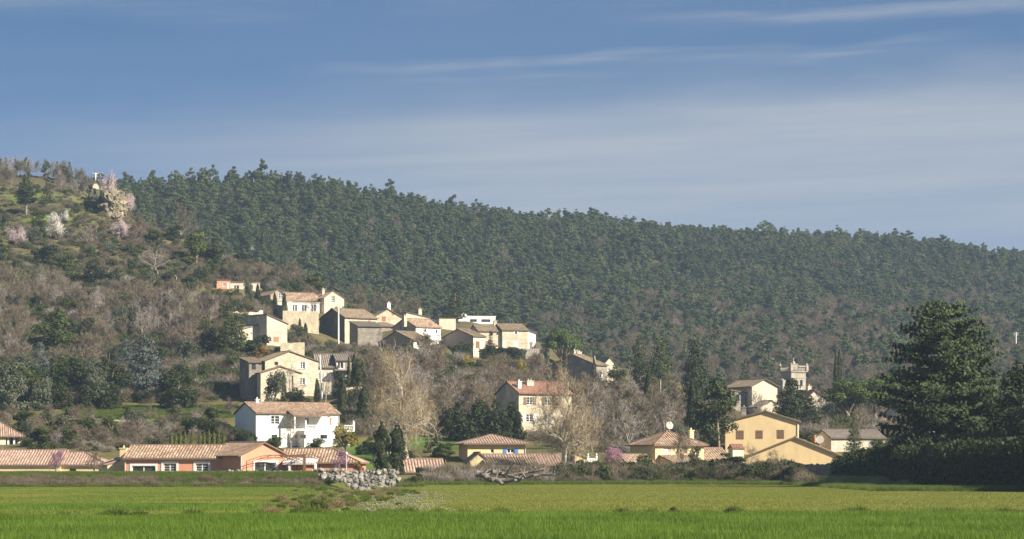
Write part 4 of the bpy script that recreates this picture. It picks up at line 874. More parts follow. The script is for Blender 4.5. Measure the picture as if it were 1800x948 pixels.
# 8 villa on top
h = House('hilltop_villa', 'cream villa with orange tiled roof and sunlit gable at the top of the village', 570, 556, 650, 24)
e_ = h.z(523)
h.body(0, h.u(604), 0, 9, e_, 'gable_y', h.z(511) - e_, 'cream', 'tile', [WN(h, 'front', 582, 520, 588, 532, 'w'), WN(h, 'front', 580, 542, 588, 549, 'dark')], ov=.35, ridge_at=.45)
h.chimney(1.2, 4, e_, h.z(507), .6, .6, 'stone'); h.antenna(2.6, 6, e_ + 1, h.z(500))
h.body(-9.6, -.006, 2.6, 8.6, h.z(528), 'gable_x', h.z(514) - h.z(528), 'brown_render', 'tile', [], ov=.35)
h.body(-12.6, -9.2, .2, 8.8, h.z(520), 'gable_y', h.z(511) - h.z(520), 'brown_render', 'tile_old', [('front', 1.9, h.z(528), 3.0, h.z(518), 'w')], ov=.3)
h.body(-8.2, -1.3, -.4, 2.59, h.z(534), 'flat', 0, 'white', 'concrete', [('front', .5, h.z(549), 1.7, h.z(537), 'w'), ('front', 2.7, h.z(549), 3.9, h.z(537), 'fr'), ('front', 4.9, h.z(549), 6.2, h.z(536), 'fr')], ov=.15)
h.body(-17.5, -8.22, -1.2, 2.4, h.z(533), 'flat', 0, 'cream', 'concrete', [('front', 2.2, h.z(548), 3.6, h.z(538), 'w'), ('front', 6.7, h.z(551), 8.0, h.z(539), 'door', 'blue')], ov=.15)
# 9 pink house
h = House('pink_flat_house', 'low pink and white house with flat roof among the leafless trees, highest in the village', 381, 520, 672, 15)
h.body(0, h.u(404), 0, 6, h.z(493.5), 'flat', 0, 'orange', 'tile_pink', [WN(h, 'front', 391, 497, 396, 504, 'w'), WN(h, 'front', 399, 497, 402, 508, 'door', 'trim')], ov=.2)
h.body(h.u(404) + .005, h.u(456), .6, 6, h.z(496), 'flat', 0, 'pale_stone', 'tile_pink', [WN(h, 'front', 411, 501, 420, 508, 'fr'), WN(h, 'front', 430, 501, 438, 508, 'fr')], ov=.2)
h.body(h.u(350), -.005, 1.0, 6.5, h.z(500), 'shed_left', .8 * -1, 'grey_stone', 'tile_pink', [], ov=.1)
# 10 tall stone house with the pole
h = House('tall_stone_house', 'tall stone house with black shaded gable and lichen covered roof', 606, 616, 616, 38)
dep = h.dl(558); e_ = h.z(557.5)
h.body(0, h.u(661), 0, dep, e_, 'gable_x', h.z(541) - e_, 'stone', 'tile_old', [WN(h, 'front', 614, 572, 620, 585, 'b', 'brown_wood'), WN(h, 'front', 645, 562, 649, 568, 'b', 'brown_wood')], ov=.35, walls={'left': 'dark_stone'})  # shade on the left gable is painted in by its darker stone
h.chimney(h.u(617), dep * .55, e_, h.z(538), .7, .6, 'stone'); h.antenna(3.6, dep * .5, e_ + 1, h.z(531))
h = House('lean_roofed_barn', 'low brown barn with sloping tiled roof in front of the tall stone house', 629, 614, 604, 20, 'barn')
h.body(0, h.u(671), 0, 6, h.z(573), 'shed_back', 1.2, 'grey_stone', 'tile_grey', [], ov=.4)
# 11 gable with white chimney
h = House('shuttered_gable_house', 'golden stone house with rust shutter in its gable and white chimney', 656, 612, 640, 14)
e_ = h.z(558)
h.body(0, h.u(707), 0, 8, e_, 'gable_y', h.z(543) - e_, 'stone', 'tile_old', [WN(h, 'front', 671, 556, 678, 565, 'b', 'rust_wood'), WN(h, 'front', 688, 549, 693, 554, 'b', 'rust_wood')], ov=.25, ridge_at=.5)
h.chimney(h.u(684), .6, h.z(549), h.z(533), .75, .6, 'white')
h = House('lower_tiled_shed', 'small tiled shed between the gabled stone house and the blue shuttered house', 662, 612, 625, 30, 'shed')
h.body(0, h.u(697), 0, 5, h.z(573), 'shed_back', 1.0, 'grey_stone', 'tile_old', [], ov=.4)
# 12 house with blue shutters
h = House('blue_shuttered_house', 'white fronted house with blue shuttered window in its shaded brown side wall', 731, 614, 606, 42)
dep = h.dl(688); e_ = h.z(574)
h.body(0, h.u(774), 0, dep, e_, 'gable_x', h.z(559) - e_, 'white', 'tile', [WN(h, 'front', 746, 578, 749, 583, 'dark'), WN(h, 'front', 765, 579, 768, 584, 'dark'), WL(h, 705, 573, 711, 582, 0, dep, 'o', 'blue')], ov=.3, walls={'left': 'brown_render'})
h.chimney(h.u(726), dep * .35, e_, h.z(556), .7, .6, 'stone')
# 13 low roof house in front
h = House('low_brown_house', 'low house with broad brown shaded gable and old tile roof among bare trees', 727, 640, 588, 44)
dep = h.dl(664); e_ = h.z(598)
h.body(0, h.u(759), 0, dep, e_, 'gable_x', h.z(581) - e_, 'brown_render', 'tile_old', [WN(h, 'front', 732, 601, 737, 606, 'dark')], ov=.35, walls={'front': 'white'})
# 14, 15 at the back of the ridge
h = House('grey_roofed_house', 'grey roofed house with slim chimney at the back of the village ridge', 714, 600, 676, 18)
h.body(0, h.u(770), 0, 7, h.z(561), 'shed_left', h.z(549) - h.z(561), 'cream', 'tile_grey', [WN(h, 'front', 755, 563, 758, 566, 'dark')], ov=.2)
h.chimney(h.u(742), 2, h.z(560), h.z(543), .8, .6, 'cream')
h = House('box_tower_house', 'plain square sunlit stone tower house with parapet on the village ridge', 772, 610, 645, 12)
h.body(0, h.u(801), 0, 5, h.z(560.5), 'flat', 0, 'cream', 'tile_old', [], ov=.08)
h = House('modern_white_house', 'modern white flat roofed house with block chimney at the rear of the ridge', 806, 600, 690, 10)
h.body(0, h.u(871), 0, 8, h.z(557), 'flat', 0, 'white', 'trim', [WN(h, 'front', 826, 561, 838, 566, 'dark'), WN(h, 'front', 846, 561, 862, 566, 'dark')], ov=.1)
h.chimney(h.u(817), 1.2, h.z(557), h.z(553), 1.2, 1.0, 'white', 2)
# 16 long golden house
h = House('golden_stone_house', 'long golden stone house with two tiled roofs and white door over a hedge', 883, 622, 624, 16)
e_ = h.z(580)
h.body(0, h.u(928), 0, 9, e_, 'gable_x', h.z(568) - e_, 'stone', 'tile_old', [WN(h, 'front', 905, 582, 909, 588, 'w', 'surround'), WN(h, 'front', 903, 599, 911, 612, 'door', 'trim'), WN(h, 'front', 874 + 10, 599, 888, 610, 'door', 'trim')], ov=.3)
h.body(h.u(843), -.006, .8, 8.5, h.z(582), 'gable_x', h.z(570) - h.z(582), 'stone', 'tile_old', [('front', 2.6, h.z(590), 3.2, h.z(584), 'dark')], ov=.3)
h.chimney(h.u(880), 4.5, e_, h.z(563), .7, .6, 'stone'); h.antenna(3.0, 4.5, e_ + .8, h.z(556))
h.body(h.u(928) + .006, h.u(943), .5, 7, h.z(585), 'shed_left', .6, 'white', 'tile_old', [('front', .5, h.z(612), 1.2, h.z(600), 'door', 'grey_wood')], ov=.2)
m = MB(); m.box(h.u(880), h.u(958), -3.4, -.02, h.z(640), h.z(613.5)); h.part('terrace', m, 'grey_stone')
m = MB(); xa, xb = h.u(884), h.u(957)
for i in range(int((xb - xa) / .35) + 1): m.tube([(xa + i * .35, -3.3, h.z(613.5)), (xa + i * .35, -3.3, h.z(604))], .022, 4)
m.tube([(xa, -3.3, h.z(604)), (xb, -3.3, h.z(604))], .035, 4); h.part('railing', m, 'metal')
# low gable to its left
h = House('low_pale_house', 'low house with shaded side, pale sunlit front and pair of brown shutters', 832, 622, 604, 40)
dep = h.dl(776); e_ = h.z(591)
h.body(0, h.u(853), 0, dep, e_, 'gable_x', h.z(577) - e_, 'cream', 'tile_old', [WN(h, 'front', 836, 600, 843, 612, 'b', 'brown_wood')], ov=.3, walls={'left': 'brown_render'})
h.body(h.u(853) + .005, h.u(878), .6, 4, h.z(606), 'shed_back', .9, 'cream', 'tile_old', [('front', 1.0, h.z(614), 1.8, h.z(608), 'b', 'brown_wood')], ov=.25)
# 18 grey stone house on the right shoulder
h = House('grey_stone_barn', 'large grey stone house with shaded gable, many chimneys and aerials', 1048, 690, 568, 48)
dep = h.dl(967); e_ = h.z(641)
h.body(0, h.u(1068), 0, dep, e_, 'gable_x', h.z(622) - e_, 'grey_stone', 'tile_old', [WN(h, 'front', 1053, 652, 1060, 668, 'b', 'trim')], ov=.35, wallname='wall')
for q, w_ in ((.35, .6), (.62, .5), (.8, 1.0)): h.chimney(h.u(1068) * q, dep * .55, e_, h.z(614 + 4 * q), w_, .5, 'pale_stone')
h.antenna(.8, dep * .5, h.z(624), h.z(603)); h.antenna(5.6, dep * .5, h.z(624), h.z(612))
h = House('cream_end_house', 'narrow cream house with pale gable beside the aerial house', 1062, 690, 575, 14)
h.body(0, h.u(1083), 0, 6, h.z(640), 'gable_y', h.z(628) - h.z(640), 'cream', 'tile_old', [WN(h, 'front', 1068, 648, 1073, 657, 'w')], ov=.25)
# 19 red roof
h = House('red_roofed_house', 'tall stone house with red tile roof and shaded grey gable behind a bare plane tree', 912, 758, 470, 32)
dep = h.dl(872); e_ = h.z(690)
h.body(0, h.u(1006), 0, dep, e_, 'gable_x', h.z(670.5) - e_, 'stone', 'tile_red', [WN(h, 'front', 926, 698, 937, 712, 'o', 'brown_wood'), WN(h, 'front', 958, 698, 968, 712, 'o', 'brown_wood'), WN(h, 'front', 925, 728, 937, 742, 'o', 'trim'), WN(h, 'front', 958, 728, 968, 742, 'o', 'trim'), WN(h, 'front', 990, 728, 1001, 748, 'o', 'trim')], ov=.4)
h.chimney(.9, dep * .2, e_, h.z(671), .6, .5, 'white'); h.chimney(h.u(945), dep * .35, e_, h.z(669), 1.3, .6, 'pale_stone', 2)
# 20 yellow hip roofed house with blue shutters
h = House('blue_shutter_villa', 'ochre villa with hip roof and bright blue open shutters', 822, 822, 392, 10)
h.body(0, h.u(924), 0, 7.6, h.z(778), 'hip', h.z(765) - h.z(778), 'yellow', 'tile_pink', [WN(h, 'front', 862, 789, 868, 797, 'w'), WN(h, 'front', 891, 788.5, 904, 797, 'o', 'blue')], ov=.75)
h.pipe(h.u(923), -.09, h.z(781))
# 21 low house before it
h = House('long_low_house', 'low ochre house with long pink tiled roof in front of the blue shuttered villa', 843, 836, 370, 9)
h.body(0, h.u(1010), 0, 7.2, h.z(816), 'gable_x', h.z(799.5) - h.z(816), 'pale_yellow', 'tile_pink', [WN(h, 'front', 960, 819, 975, 834, 'w')], ov=.4)
h.body(h.u(824), h.u(858), -1.0, 4, h.z(810), 'gable_y', h.z(796.5) - h.z(810), 'pale_yellow', 'tile_pink', [], ov=.3)
m = MB(); h.slope(m, (h.u(846), -2.8), (1, 0), (0, 1), h.u(940) - h.u(846), lambda u: 3.2, [], .27, h.z(816), .3); m.build('porch_roof', MT['tile_old'], h.root)
for q in (850, 892, 936):
    m = MB(); m.box(h.u(q) - .1, h.u(q) + .1, -2.6, -2.4, -1, h.z(817)); h.part('porch_post', m, 'trim')
m = MB(); m.box(h.u(866), h.u(938), -2.5, -2.3, h.z(820), h.z(818)); h.part('porch_beam', m, 'trim')
h.body(h.u(1011), h.u(1066), -.3, 6, h.z(818), 'shed_left', h.z(796) - h.z(818), 'pale_yellow', 'tile_pink', [], ov=.2)
# 22 low tiled roof by the boulders
h = House('tiled_garage', 'low garage roof of beige tiles beside the ivy covered trunks', 712, 838, 352, 8, 'garage')
h.body(0, h.u(780), 0, 5, h.z(828), 'gable_x', h.z(808) - h.z(828), 'cream', 'tile_pink', [], ov=.4)
# 23 yellow hip house on the right
h = House('yellow_hip_house', 'pale yellow hip roofed house with white latticed window and dish on its roof', 1152, 836, 382, 24)
dep = 7.5; e_ = h.z(780)
h.body(0, h.u(1240), 0, dep, e_, 'hip', h.z(758) - e_, 'pale_yellow', 'tile', [WN(h, 'front', 1167, 785, 1180, 802, 'l')], ov=.5, cornice='cream')
h.chimney(h.u(1232), 2.5, e_, h.z(757), .6, .6, 'pale_yellow')
m = MB(); c = (h.u(1201), dep * .5, h.z(757)); m.tube([c, (c[0], c[1], c[2] + 1.2)], .06, 5)
m.lathe([(.03, -.22), (.28, -.14), (.52, .06)], 14, (0, 0, 0)); rot = Matrix.Rotation(math.radians(78), 4, 'X')
for i in range(len(m.v) - 42, len(m.v)):
    p = rot @ Vector(m.v[i]); m.v[i] = (p.x + c[0], p.y + c[1], p.z + c[2] + .75)
h.part('satellite_dish', m, 'concrete', h.roof)
h.body(h.u(1160), h.u(1212), -3.6, -.01, h.z(812), 'shed_back', h.z(801) - h.z(812), 'pale_yellow', 'tile', [], ov=.3)
h.body(-4.8, -.9, -1.5, 3.5, h.z(814), 'gable_x', h.z(800) - h.z(814), 'pale_yellow', 'tile', [], ov=.3)
h.body(h.u(1242), h.u(1292), .3, 6, h.z(808), 'gable_x', h.z(788) - h.z(808), 'pale_yellow', 'tile', [], ov=.35)
# 24 tall ochre gable house
h = House('tall_ochre_house', 'tall ochre house with wide gable and row of three brown shutters', 1275, 806, 430, -6)
e_ = h.z(741)
h.body(0, h.u(1402), 0, 10, e_, 'gable_y', h.z(723) - e_, 'yellow', 'tile_old', [WN(h, 'front', 1293, 757, 1307, 773, 'b'), WN(h, 'front', 1327, 757, 1340, 772, 'b'), WN(h, 'front', 1364, 756, 1377, 772, 'b')], ov=.35, ovg=.35, ridge_at=.55)
h.pipe(h.u(1401), -.09, e_, 'trim'); h.chimney(2.6, 5, e_, h.z(716), .7, .6, 'grey_stone')
# 25 front ochre gable
h = House('broad_ochre_gable', 'broad low ochre gable wall with pinkish roof edge in front of the tall ochre house', 1305, 836, 384, -7)
e_ = h.z(806)
h.body(0, h.u(1488), 0, 9, e_, 'gable_y', h.z(769) - e_, 'yellow', 'tile', [], ov=.5, ovg=.3, ridge_at=.5)
h.body(h.u(1488) + .005, h.u(1500), .8, 8, h.z(803), 'none', 0, 'pale_yellow', 'tile', [])
m = MB(); m.lathe([(.15, 0), (.15, .8), (.22, .85), (.18, 1.0)], 8, (h.u(1430), 3, h.z(778))); h.part('chimney', m, 'terracotta', h.roof)
m = MB(); m.lathe([(.03, -.1), (.32, -.05), (.55, .1)], 12); rot = Matrix.Rotation(math.radians(80), 4, 'X'); c = Vector((h.u(1439), 2.0, h.z(773)))
m.v = [tuple(rot @ Vector(p) + c) for p in m.v]; m.tube([c + Vector((0, .2, 0)), c + Vector((0, .2, -1.2))], .05, 5); h.part('satellite_dish', m, 'concrete', h.roof)
h = House('tile_topped_chimney', 'squat white chimney block capped with bright red tiles beside the ochre gable', 1288, 836, 378, 20, 'chimney')
h.body(0, h.u(1308), 0, 1.4, h.z(788), 'gable_x', h.z(783) - h.z(788), 'cream', 'tile_red', [], ov=.12, ovg=.1, pitch_tile=.28)
# 26 long shed
h = House('long_stone_shed', 'long low pale stone shed with grey tiles at the right of the ochre houses', 1461, 806, 432, 22, 'shed')
dep = h.dl(1437); e_ = h.z(769)
h.body(0, h.u(1560), 0, dep, e_, 'gable_x', h.z(756) - e_, 'pale_stone', 'tile_grey', [WN(h, 'front', 1530, 776, 1540, 790, 'door', 'grey_wood')], ov=.35)
# 28, 29 by the church
h = House('church_hall', 'pale rendered hall with old tile roof and broad cornice in front of the bell tower', 1322, 740, 560, 22)
dep = 11; e_ = h.z(678)
h.body(0, h.u(1368), 0, dep, e_, 'gable_y', h.z(666) - e_, 'cream', 'tile_old', [], ov=.5, ovg=.4)
h.body(h.u(1292), -.006, 2, dep, h.z(690), 'shed_left', .4, 'grey_stone', 'tile_old', [('front', 1, h.z(705), 1.8, h.z(696), 'dark')], ov=.3)
h.body(h.u(1312), h.u(1352), -6, -1, h.z(716), 'gable_y', h.z(706) - h.z(716), 'cream', 'tile_old', [], ov=.3)
h = House('red_dormer_house', 'small pink house with red roof and arched attic window between church and umbrella pines', 1420, 740, 556, 16)
h.body(0, h.u(1452), 0, 8, h.z(698), 'gable_y', h.z(686) - h.z(698), 'cream', 'tile_red', [WN(h, 'front', 1434, 689, 1441, 696, 'w')], ov=.4, ovg=.35, ridge_at=.4)
h.chimney(h.u(1433), 3, h.z(690), h.z(679), .7, .6, 'cream')
h = House('garden_pavilion', 'small open pavilion with tiled roof on white posts beside the umbrella pines', 1546, 770, 470, 8, 'pavilion')
h.mkroof(0, h.u(1567), 0, 2.6, h.z(740), 'hip', .8, 'tile_old', .3, .2, .3, .5)
for a in (0.1, h.u(1567) - .1):
    for b2 in (.1, 2.5): m = MB(); m.box(a - .09, a + .09, b2 - .09, b2 + .09, -1, h.z(741)); h.part('porch_post', m, 'trim')
for (px_, top, w_, D_, lb, ml) in ((1588, 706, 44, 500, 'pinkish tiled house glimpsed through the boughs of the great cedar', 'tile_pink'), (1640, 748, 60, 440, 'low pale house behind the lower boughs of the great cedar', 'tile')):
    h = House('hidden_house', lb, px_, 800, D_, 18); h.body(0, h.u(px_ + w_), 0, 7, h.z(top + 18), 'gable_x', h.z(top) - h.z(top + 18), 'cream', ml, [('front', 1, h.z(top + 36), 2, h.z(top + 24), 'w')], ov=.4)
# church tower
h = House('church_tower', 'square stone bell tower with balustraded top and pinnacles', 1391, 735, 610, 30, 'church tower')
w = h.u(1418); dep = h.dl(1379) if h.dl(1379) > w * .9 else w; dep = w
zt = h.z(655); bw = .62; mid = w / 2
arches = [('front', mid - .95, h.z(679), mid - .25, h.z(668), 'dark'), ('front', mid + .35, h.z(679), mid + 1.05, h.z(668), 'dark'), ('left', mid - .95, h.z(679), mid - .25, h.z(668), 'dark'), ('left', mid + .35, h.z(679), mid + 1.05, h.z(668), 'dark')]
h.body(0, w, 0, dep, zt, 'none', 0, 'tower_stone', 'tile', arches)
m = MB()
for z0, z1, o in ((zt + .003, zt + .18, .18), (zt + .183, zt + .34, .34), (h.z(664.5), h.z(663), .10)): m.box(-o, w + o, -o, dep + o, z0, z1)
h.part('cornice', m, 'tower_stone')
m = MB(); z0, z1 = zt + .345, zt + 1.45
for k in range(11):
    a = .1 + (w - .2) * k / 10
    for (x, y) in ((a, -.15), (a, dep + .15), (-.15, a), (w + .15, a)): m.lathe([(.08, 0), (.13, .3), (.06, .7), (.08, z1 - z0 - .22)], 6, (x, y, z0))
m.box(-.32, w + .32, -.32, -.02, z1 - .2, z1); m.box(-.32, w + .32, dep + .02, dep + .32, z1 - .2, z1); m.box(-.32, -.02, -.015, dep + .015, z1 - .2, z1); m.box(w + .02, w + .32, -.015, dep + .015, z1 - .2, z1)
h.part('balustrade', m, 'tower_stone')
for x in (-.15, w + .15):
    for y in (-.15, dep + .15):
        m = MB(); m.box(x - .26, x + .26, y - .26, y + .26, z0, z1 + .05); m.lathe([(.28, 0), (.3, .12), (.16, .2), (.18, .3), (.02, .6)], 8, (x, y, z1 + .052)); h.part('pinnacle', m, 'tower_stone')
m = MB(); m.box(mid - .6, mid + .6, mid - .6, mid + .6, z0, z0 + 1.4); m.box(mid - .72, mid + .72, mid - .72, mid + .72, z0 + 1.403, z0 + 1.55); m.lathe([(.42, 0), (.32, .4), (.12, .6), (.1, 1.0), (.16, 1.1), (.02, 1.3)], 8, (mid, mid, z0 + 1.553)); h.part('lantern', m, 'tower_stone')
m = MB(); m.box(-1.4, -.4, dep * .3, dep * .8, -1, h.z(668)); m.lathe([(.5, 0), (.3, .4), (.05, 1)], 8, (-.9, dep * .55, h.z(668))); h.part('stair_turret', m, 'tower_stone')
# sheds and fragments
h = House('orange_shed', 'tiny wooden shed with orange boards left of the ivy trunks', 671, 790, 420, 10, 'shed')
h.body(0, h.u(690), 0, 2.5, h.z(776), 'shed_back', .3, 'cream', 'tile_grey', [], ov=.15); m = MB(); m.box(.05, h.u(690) - .05, -.04, -.004, h.z(787), h.z(777)); h.part('board_panel', m, 'rust_wood')
h = House('red_tiled_hut', 'small hut with faded red roof in the bare wood left of the stone farmhouse', 322, 688, 530, 12, 'hut')
h.body(0, h.u(352), 0, 4, h.z(668), 'shed_back', h.z(655) - h.z(668), 'cream', 'tile_red', [], ov=.2)

# walls ---------------------------------------------------------------------------------------
def wall_run(name, label, pts, thick, mat, cat='wall', jag=0.0):
    """a masonry wall along photo points (px, top, base, D)"""
    m = MB(); q = [(P(a, t, D), P(a, b_, D)) for a, t, b_, D in pts]; nseg = 14; tops = []
    for (t0, b0), (t1, b1) in zip(q[:-1], q[1:]):
        for i in range(nseg): f = i / nseg; tt = t0.lerp(t1, f); tt.z += random.uniform(-jag, jag); tops.append((tt, b0.lerp(b1, f)))
    tops.append(q[-1]); d = Vector((0, thick, 0)); c = tops[0][1].copy(); o_ = []
    for (t0, b0), (t1, b1) in zip(tops[:-1], tops[1:]):
        z = Vector((0, 0, 1.0)); a, b_, e, f = t0 - c, t1 - c, b1 - c - z, b0 - c - z
        m.quad(f, e, b_, a); m.quad(f + d, e + d, b_ + d, a + d); m.quad(a, b_, b_ + d, a + d)
    for t0, b0 in (tops[0], tops[-1]): a, f = t0 - c, b0 - c - Vector((0, 0, 1.0)); m.quad(a, a + d, f + d, f)
    o = m.build(name, MT[mat]); o.location = c; return tag(o, label, cat)
wall_run('retaining_wall', 'tall sunlit stone retaining wall below the hilltop villa', [(497, 546, 592, 604), (560, 547, 594, 617)], .8, 'wall_stone', jag=.06)
wall_run('retaining_wall', 'dark stepped retaining wall beside the hilltop villa terrace', [(459, 529, 545, 640), (499, 538, 566, 626)], .6, 'grey_stone', jag=.05)
wall_run('garden_wall', 'short rough stone wall above the stone farmhouse gable', [(493, 603, 626, 540), (535, 602, 628, 547)], .6, 'wall_stone', jag=.08)
wall_run('garden_wall', 'curving pale stone wall at the right end of the farmhouse garden', [(608, 682, 716, 488), (636, 680, 718, 495)], .6, 'wall_stone', jag=.10)
wall_run('terrace_wall', 'ragged pale dry stone terrace left of the corner house', [(362, 556, 566, 600), (400, 551, 562, 604), (462, 546, 556, 612)], .7, 'pale_stone', jag=.35)
wall_run('terrace_wall', 'broken white stone ledge under the big bare spreading tree', [(267, 478, 486, 645), (310, 487, 497, 640)], .9, 'pale_stone', jag=.5)
wall_run('terrace_wall', 'pale stone ruin showing through the bare wood', [(287, 545, 566, 590), (322, 541, 564, 590)], .8, 'pale_stone', jag=.6)
wall_run('terrace_wall', 'thin low stone edge along the grass strip on the hillside', [(150, 739, 742, 468), (260, 738, 741, 468), (345, 736, 740, 468)], .4, 'pale_stone', jag=.05)
wall_run('field_wall', 'shaded dry stone wall in front of the broad ochre gable', [(1395, 815, 850, 338), (1440, 816, 852, 334), (1484, 815, 852, 330)], .6, 'grey_stone', jag=.10)
wall_run('bank_wall', 'thin pale stone coping along the top of the grass bank', [(385, 827, 834, 307), (470, 830, 838, 304), (548, 833, 842, 300)], .5, 'pale_stone', jag=.05)

# poles, lamp, gate, crucifix -------------------------------------------------------------------
def pole(name, label, px, top, base, D, r, mat, cat='pole', arms=0, lean=0.0):
    m = MB(); b0, t0 = P(px, base, D), P(px, top, D); Hh = t0.z - b0.z; m.tube([(0, 0, -1), (lean * Hh, 0, Hh)], [r, r * .7], 8)
    for i in range(arms): z = Hh - .4 - i * .5; m.box(-.7, .7, -.08, .08, z, z + .12); [m.lathe([(.05, 0), (.07, .1), (.03, .2)], 6, (x, 0, z + .12)) for x in (-.6, 0, .6)]
    o = m.build(name, MT[mat]); o.location = b0; return tag(o, label, cat)
pole('utility_pole', 'pale utility pole against the dark gable of the tall stone house', 595, 541, 612, 600, .22, 'pale_metal')
pole('utility_pole', 'leaning pale pole in front of the stone farmhouse annex', 567, 624, 706, 496, .17, 'pale_metal', lean=-.06)
pole('utility_pole', 'pole rising beside the grey aerial house with cypress next to it', 1045, 626, 685, 562, .2, 'concrete')
pole('utility_pole', 'far power pole standing on the bushy slope right of the great cedar', 1786, 584, 628, 880, .25, 'pale_metal', arms=2)
pole('utility_pole', 'slim pole among brown bushes below the right shoulder of the village', 1161, 668, 726, 500, .12, 'concrete')
m = MB(); Hh = P(0, 800, 345).z - P(0, 834, 345).z; m.tube([(0, 0, -.5), (0, 0, Hh)], [.06, .04], 8); lamp = m.build('garden_lamp', MT['pale_metal']); lamp.location = P(609, 834, 345); tag(lamp, 'white globe garden lamp on slim post beside the mauve blossom tree', 'lamp')
m = MB(); m.lathe([(.02, 0), (.14, .05), (.18, .18), (.14, .31), (.02, .36)], 10, (0, 0, Hh)); m.build('globe', MT['trim'], lamp, True)
gate = empty('garden_gate', P(1041, 836, 352), math.radians(8), 'white slatted garden gate with finial topped posts', 'gate'); Hh = P(0, 804, 352).z - P(0, 836, 352).z
for x in (-.62, .42):
    m = MB(); m.box(x, x + .2, -.1, .1, -.5, Hh); m.lathe([(.15, 0), (.15, .06), (.05, .16), (.12, .3), (.02, .48)], 8, (x + .1, 0, Hh + .002)); m.build('post', MT['trim'], gate)
m = MB(); m.box(-.416, .416, -.05, .05, Hh - .25, Hh - .12); m.box(-.416, .416, -.05, .05, Hh - 1.15, Hh - 1.0); [m.box(-.38 + i * .2, -.26 + i * .2, -.04, .04, Hh - .999, Hh - .251) for i in range(4)]; m.build('slat_panel', MT['trim'], gate)
# crucifix on the rock
D0 = 742; cr = empty('crucifix', P(168, 331, D0), math.radians(12), 'white wayside crucifix on dark cross above the cliff', 'crucifix'); k = D0 / F; Hh = 33 * k
m = MB(); m.box(-.75, .75, -.6, .6, -1.2, 4.6 * k); m.box(-.5, .5, -.4, .4, 4.6 * k + .002, 7.5 * k); m.build('pedestal', MT['stone'], cr)
m = MB(); m.box(-.11, .11, .02, .22, 7.5 * k, Hh); m.box(-1.0, -.112, .03, .21, Hh - 1.25, Hh - 1.03); m.box(.112, 1.0, .03, .21, Hh - 1.25, Hh - 1.03); m.build('cross', MT['brown_wood'], cr)
sk = bpy.data.meshes.new('figure'); zc = Hh - 1.1
vs = [(0, -.06, zc - .75), (0, -.06, zc - .35), (0, -.05, zc - .05), (0, -.08, zc + .14), (.03, -.14, zc + .32), (-.28, -.03, zc + .02), (-.58, 0, zc + .10), (-.88, 0, zc + .20), (.28, -.03, zc + .02), (.58, 0, zc + .10), (.88, 0, zc + .20), (-.10, -.08, zc - .85), (-.07, -.2, zc - 1.3), (-.03, -.06, zc - 1.75), (.10, -.08, zc - .85), (.07, -.2, zc - 1.3), (.03, -.06, zc - 1.75)]
es = [(0, 1), (1, 2), (2, 3), (3, 4), (2, 5), (5, 6), (6, 7), (2, 8), (8, 9), (9, 10), (0, 11), (11, 12), (12, 13), (0, 14), (14, 15), (15, 16)]
sk.from_pydata(vs, es, []); sk.materials.append(MT['canvas']); fo = new_obj('figure', sk, cr); md = fo.modifiers.new('skin', 'SKIN'); rad = [.15, .16, .17, .07, .13, .09, .065, .05, .09, .065, .05, .11, .08, .06, .11, .08, .06]
for i, r in enumerate(rad): sk.skin_vertices[0].data[i].radius = (r, r * .85)
sk.skin_vertices[0].data[0].use_root = True; fo.modifiers.new('smooth', 'SUBSURF').levels = 1
# the cliff under it
def rock_mesh(name, sx, sy, sz, mat, seed, sub=5, rough=.35, fr=.5):
    import bmesh
    bm = bmesh.new(); bmesh.ops.create_icosphere(bm, subdivisions=sub, radius=1)
    for v_ in bm.verts:
        p = v_.co.copy(); q = Vector((p.x * sx, p.y * sy, p.z * sz)); o = Vector((seed * 7.1, seed * 3.3, 0)); n = mnoise.fractal(q * fr + o, 1.0, 2.0, 5); c = mnoise.voronoi(q * fr * 1.3 + o)[0][0]
        s_ = max(abs(p.x), abs(p.y), abs(p.z)); p = p.lerp(p / s_ * .85, .45); v_.co = Vector((p.x * sx, p.y * sy, p.z * sz)) * (1 + rough * n + rough * .6 * (c - .4))
    me = bpy.data.meshes.new(name); bm.to_mesh(me); bm.free(); me.materials.append(MT[mat]); return me
cl = new_obj('cliff', rock_mesh('cliff', 2.9, 2.8, 3.5, 'cliff', 3, 6, .34, .75)); cl.location = P(201, 361, 738) ; tag(cl, 'ochre limestone crag under the crucifix on the hilltop', 'rock')
cl2 = new_obj('cliff', rock_mesh('cliff', 2.2, 2.0, 2.0, 'ledge', 9, 5, .34, .8)); cl2.location = P(172, 345, 742); tag(cl2, 'dark ivy grown ledge that carries the crucifix pedestal', 'rock')
# rocky patches on the far slope
for i, (px, py, s_) in enumerate([(1335, 620, 2.4), (1352, 633, 1.8), (1318, 640, 1.6), (1345, 612, 1.5), (1368, 616, 1.2), (1343, 628, 1.6)]):
    D = hit(px, py, 700); o = new_obj('outcrop', rock_mesh('outcrop', s_ * 1.2, s_ * .8, s_ * .8, 'pale_stone', 20 + i, 4, .5, .3)); o.location = P(px, py, D); tag(o, 'pale limestone outcrop low on the far wooded slope', 'rock', 'pale outcrops on the far slope')
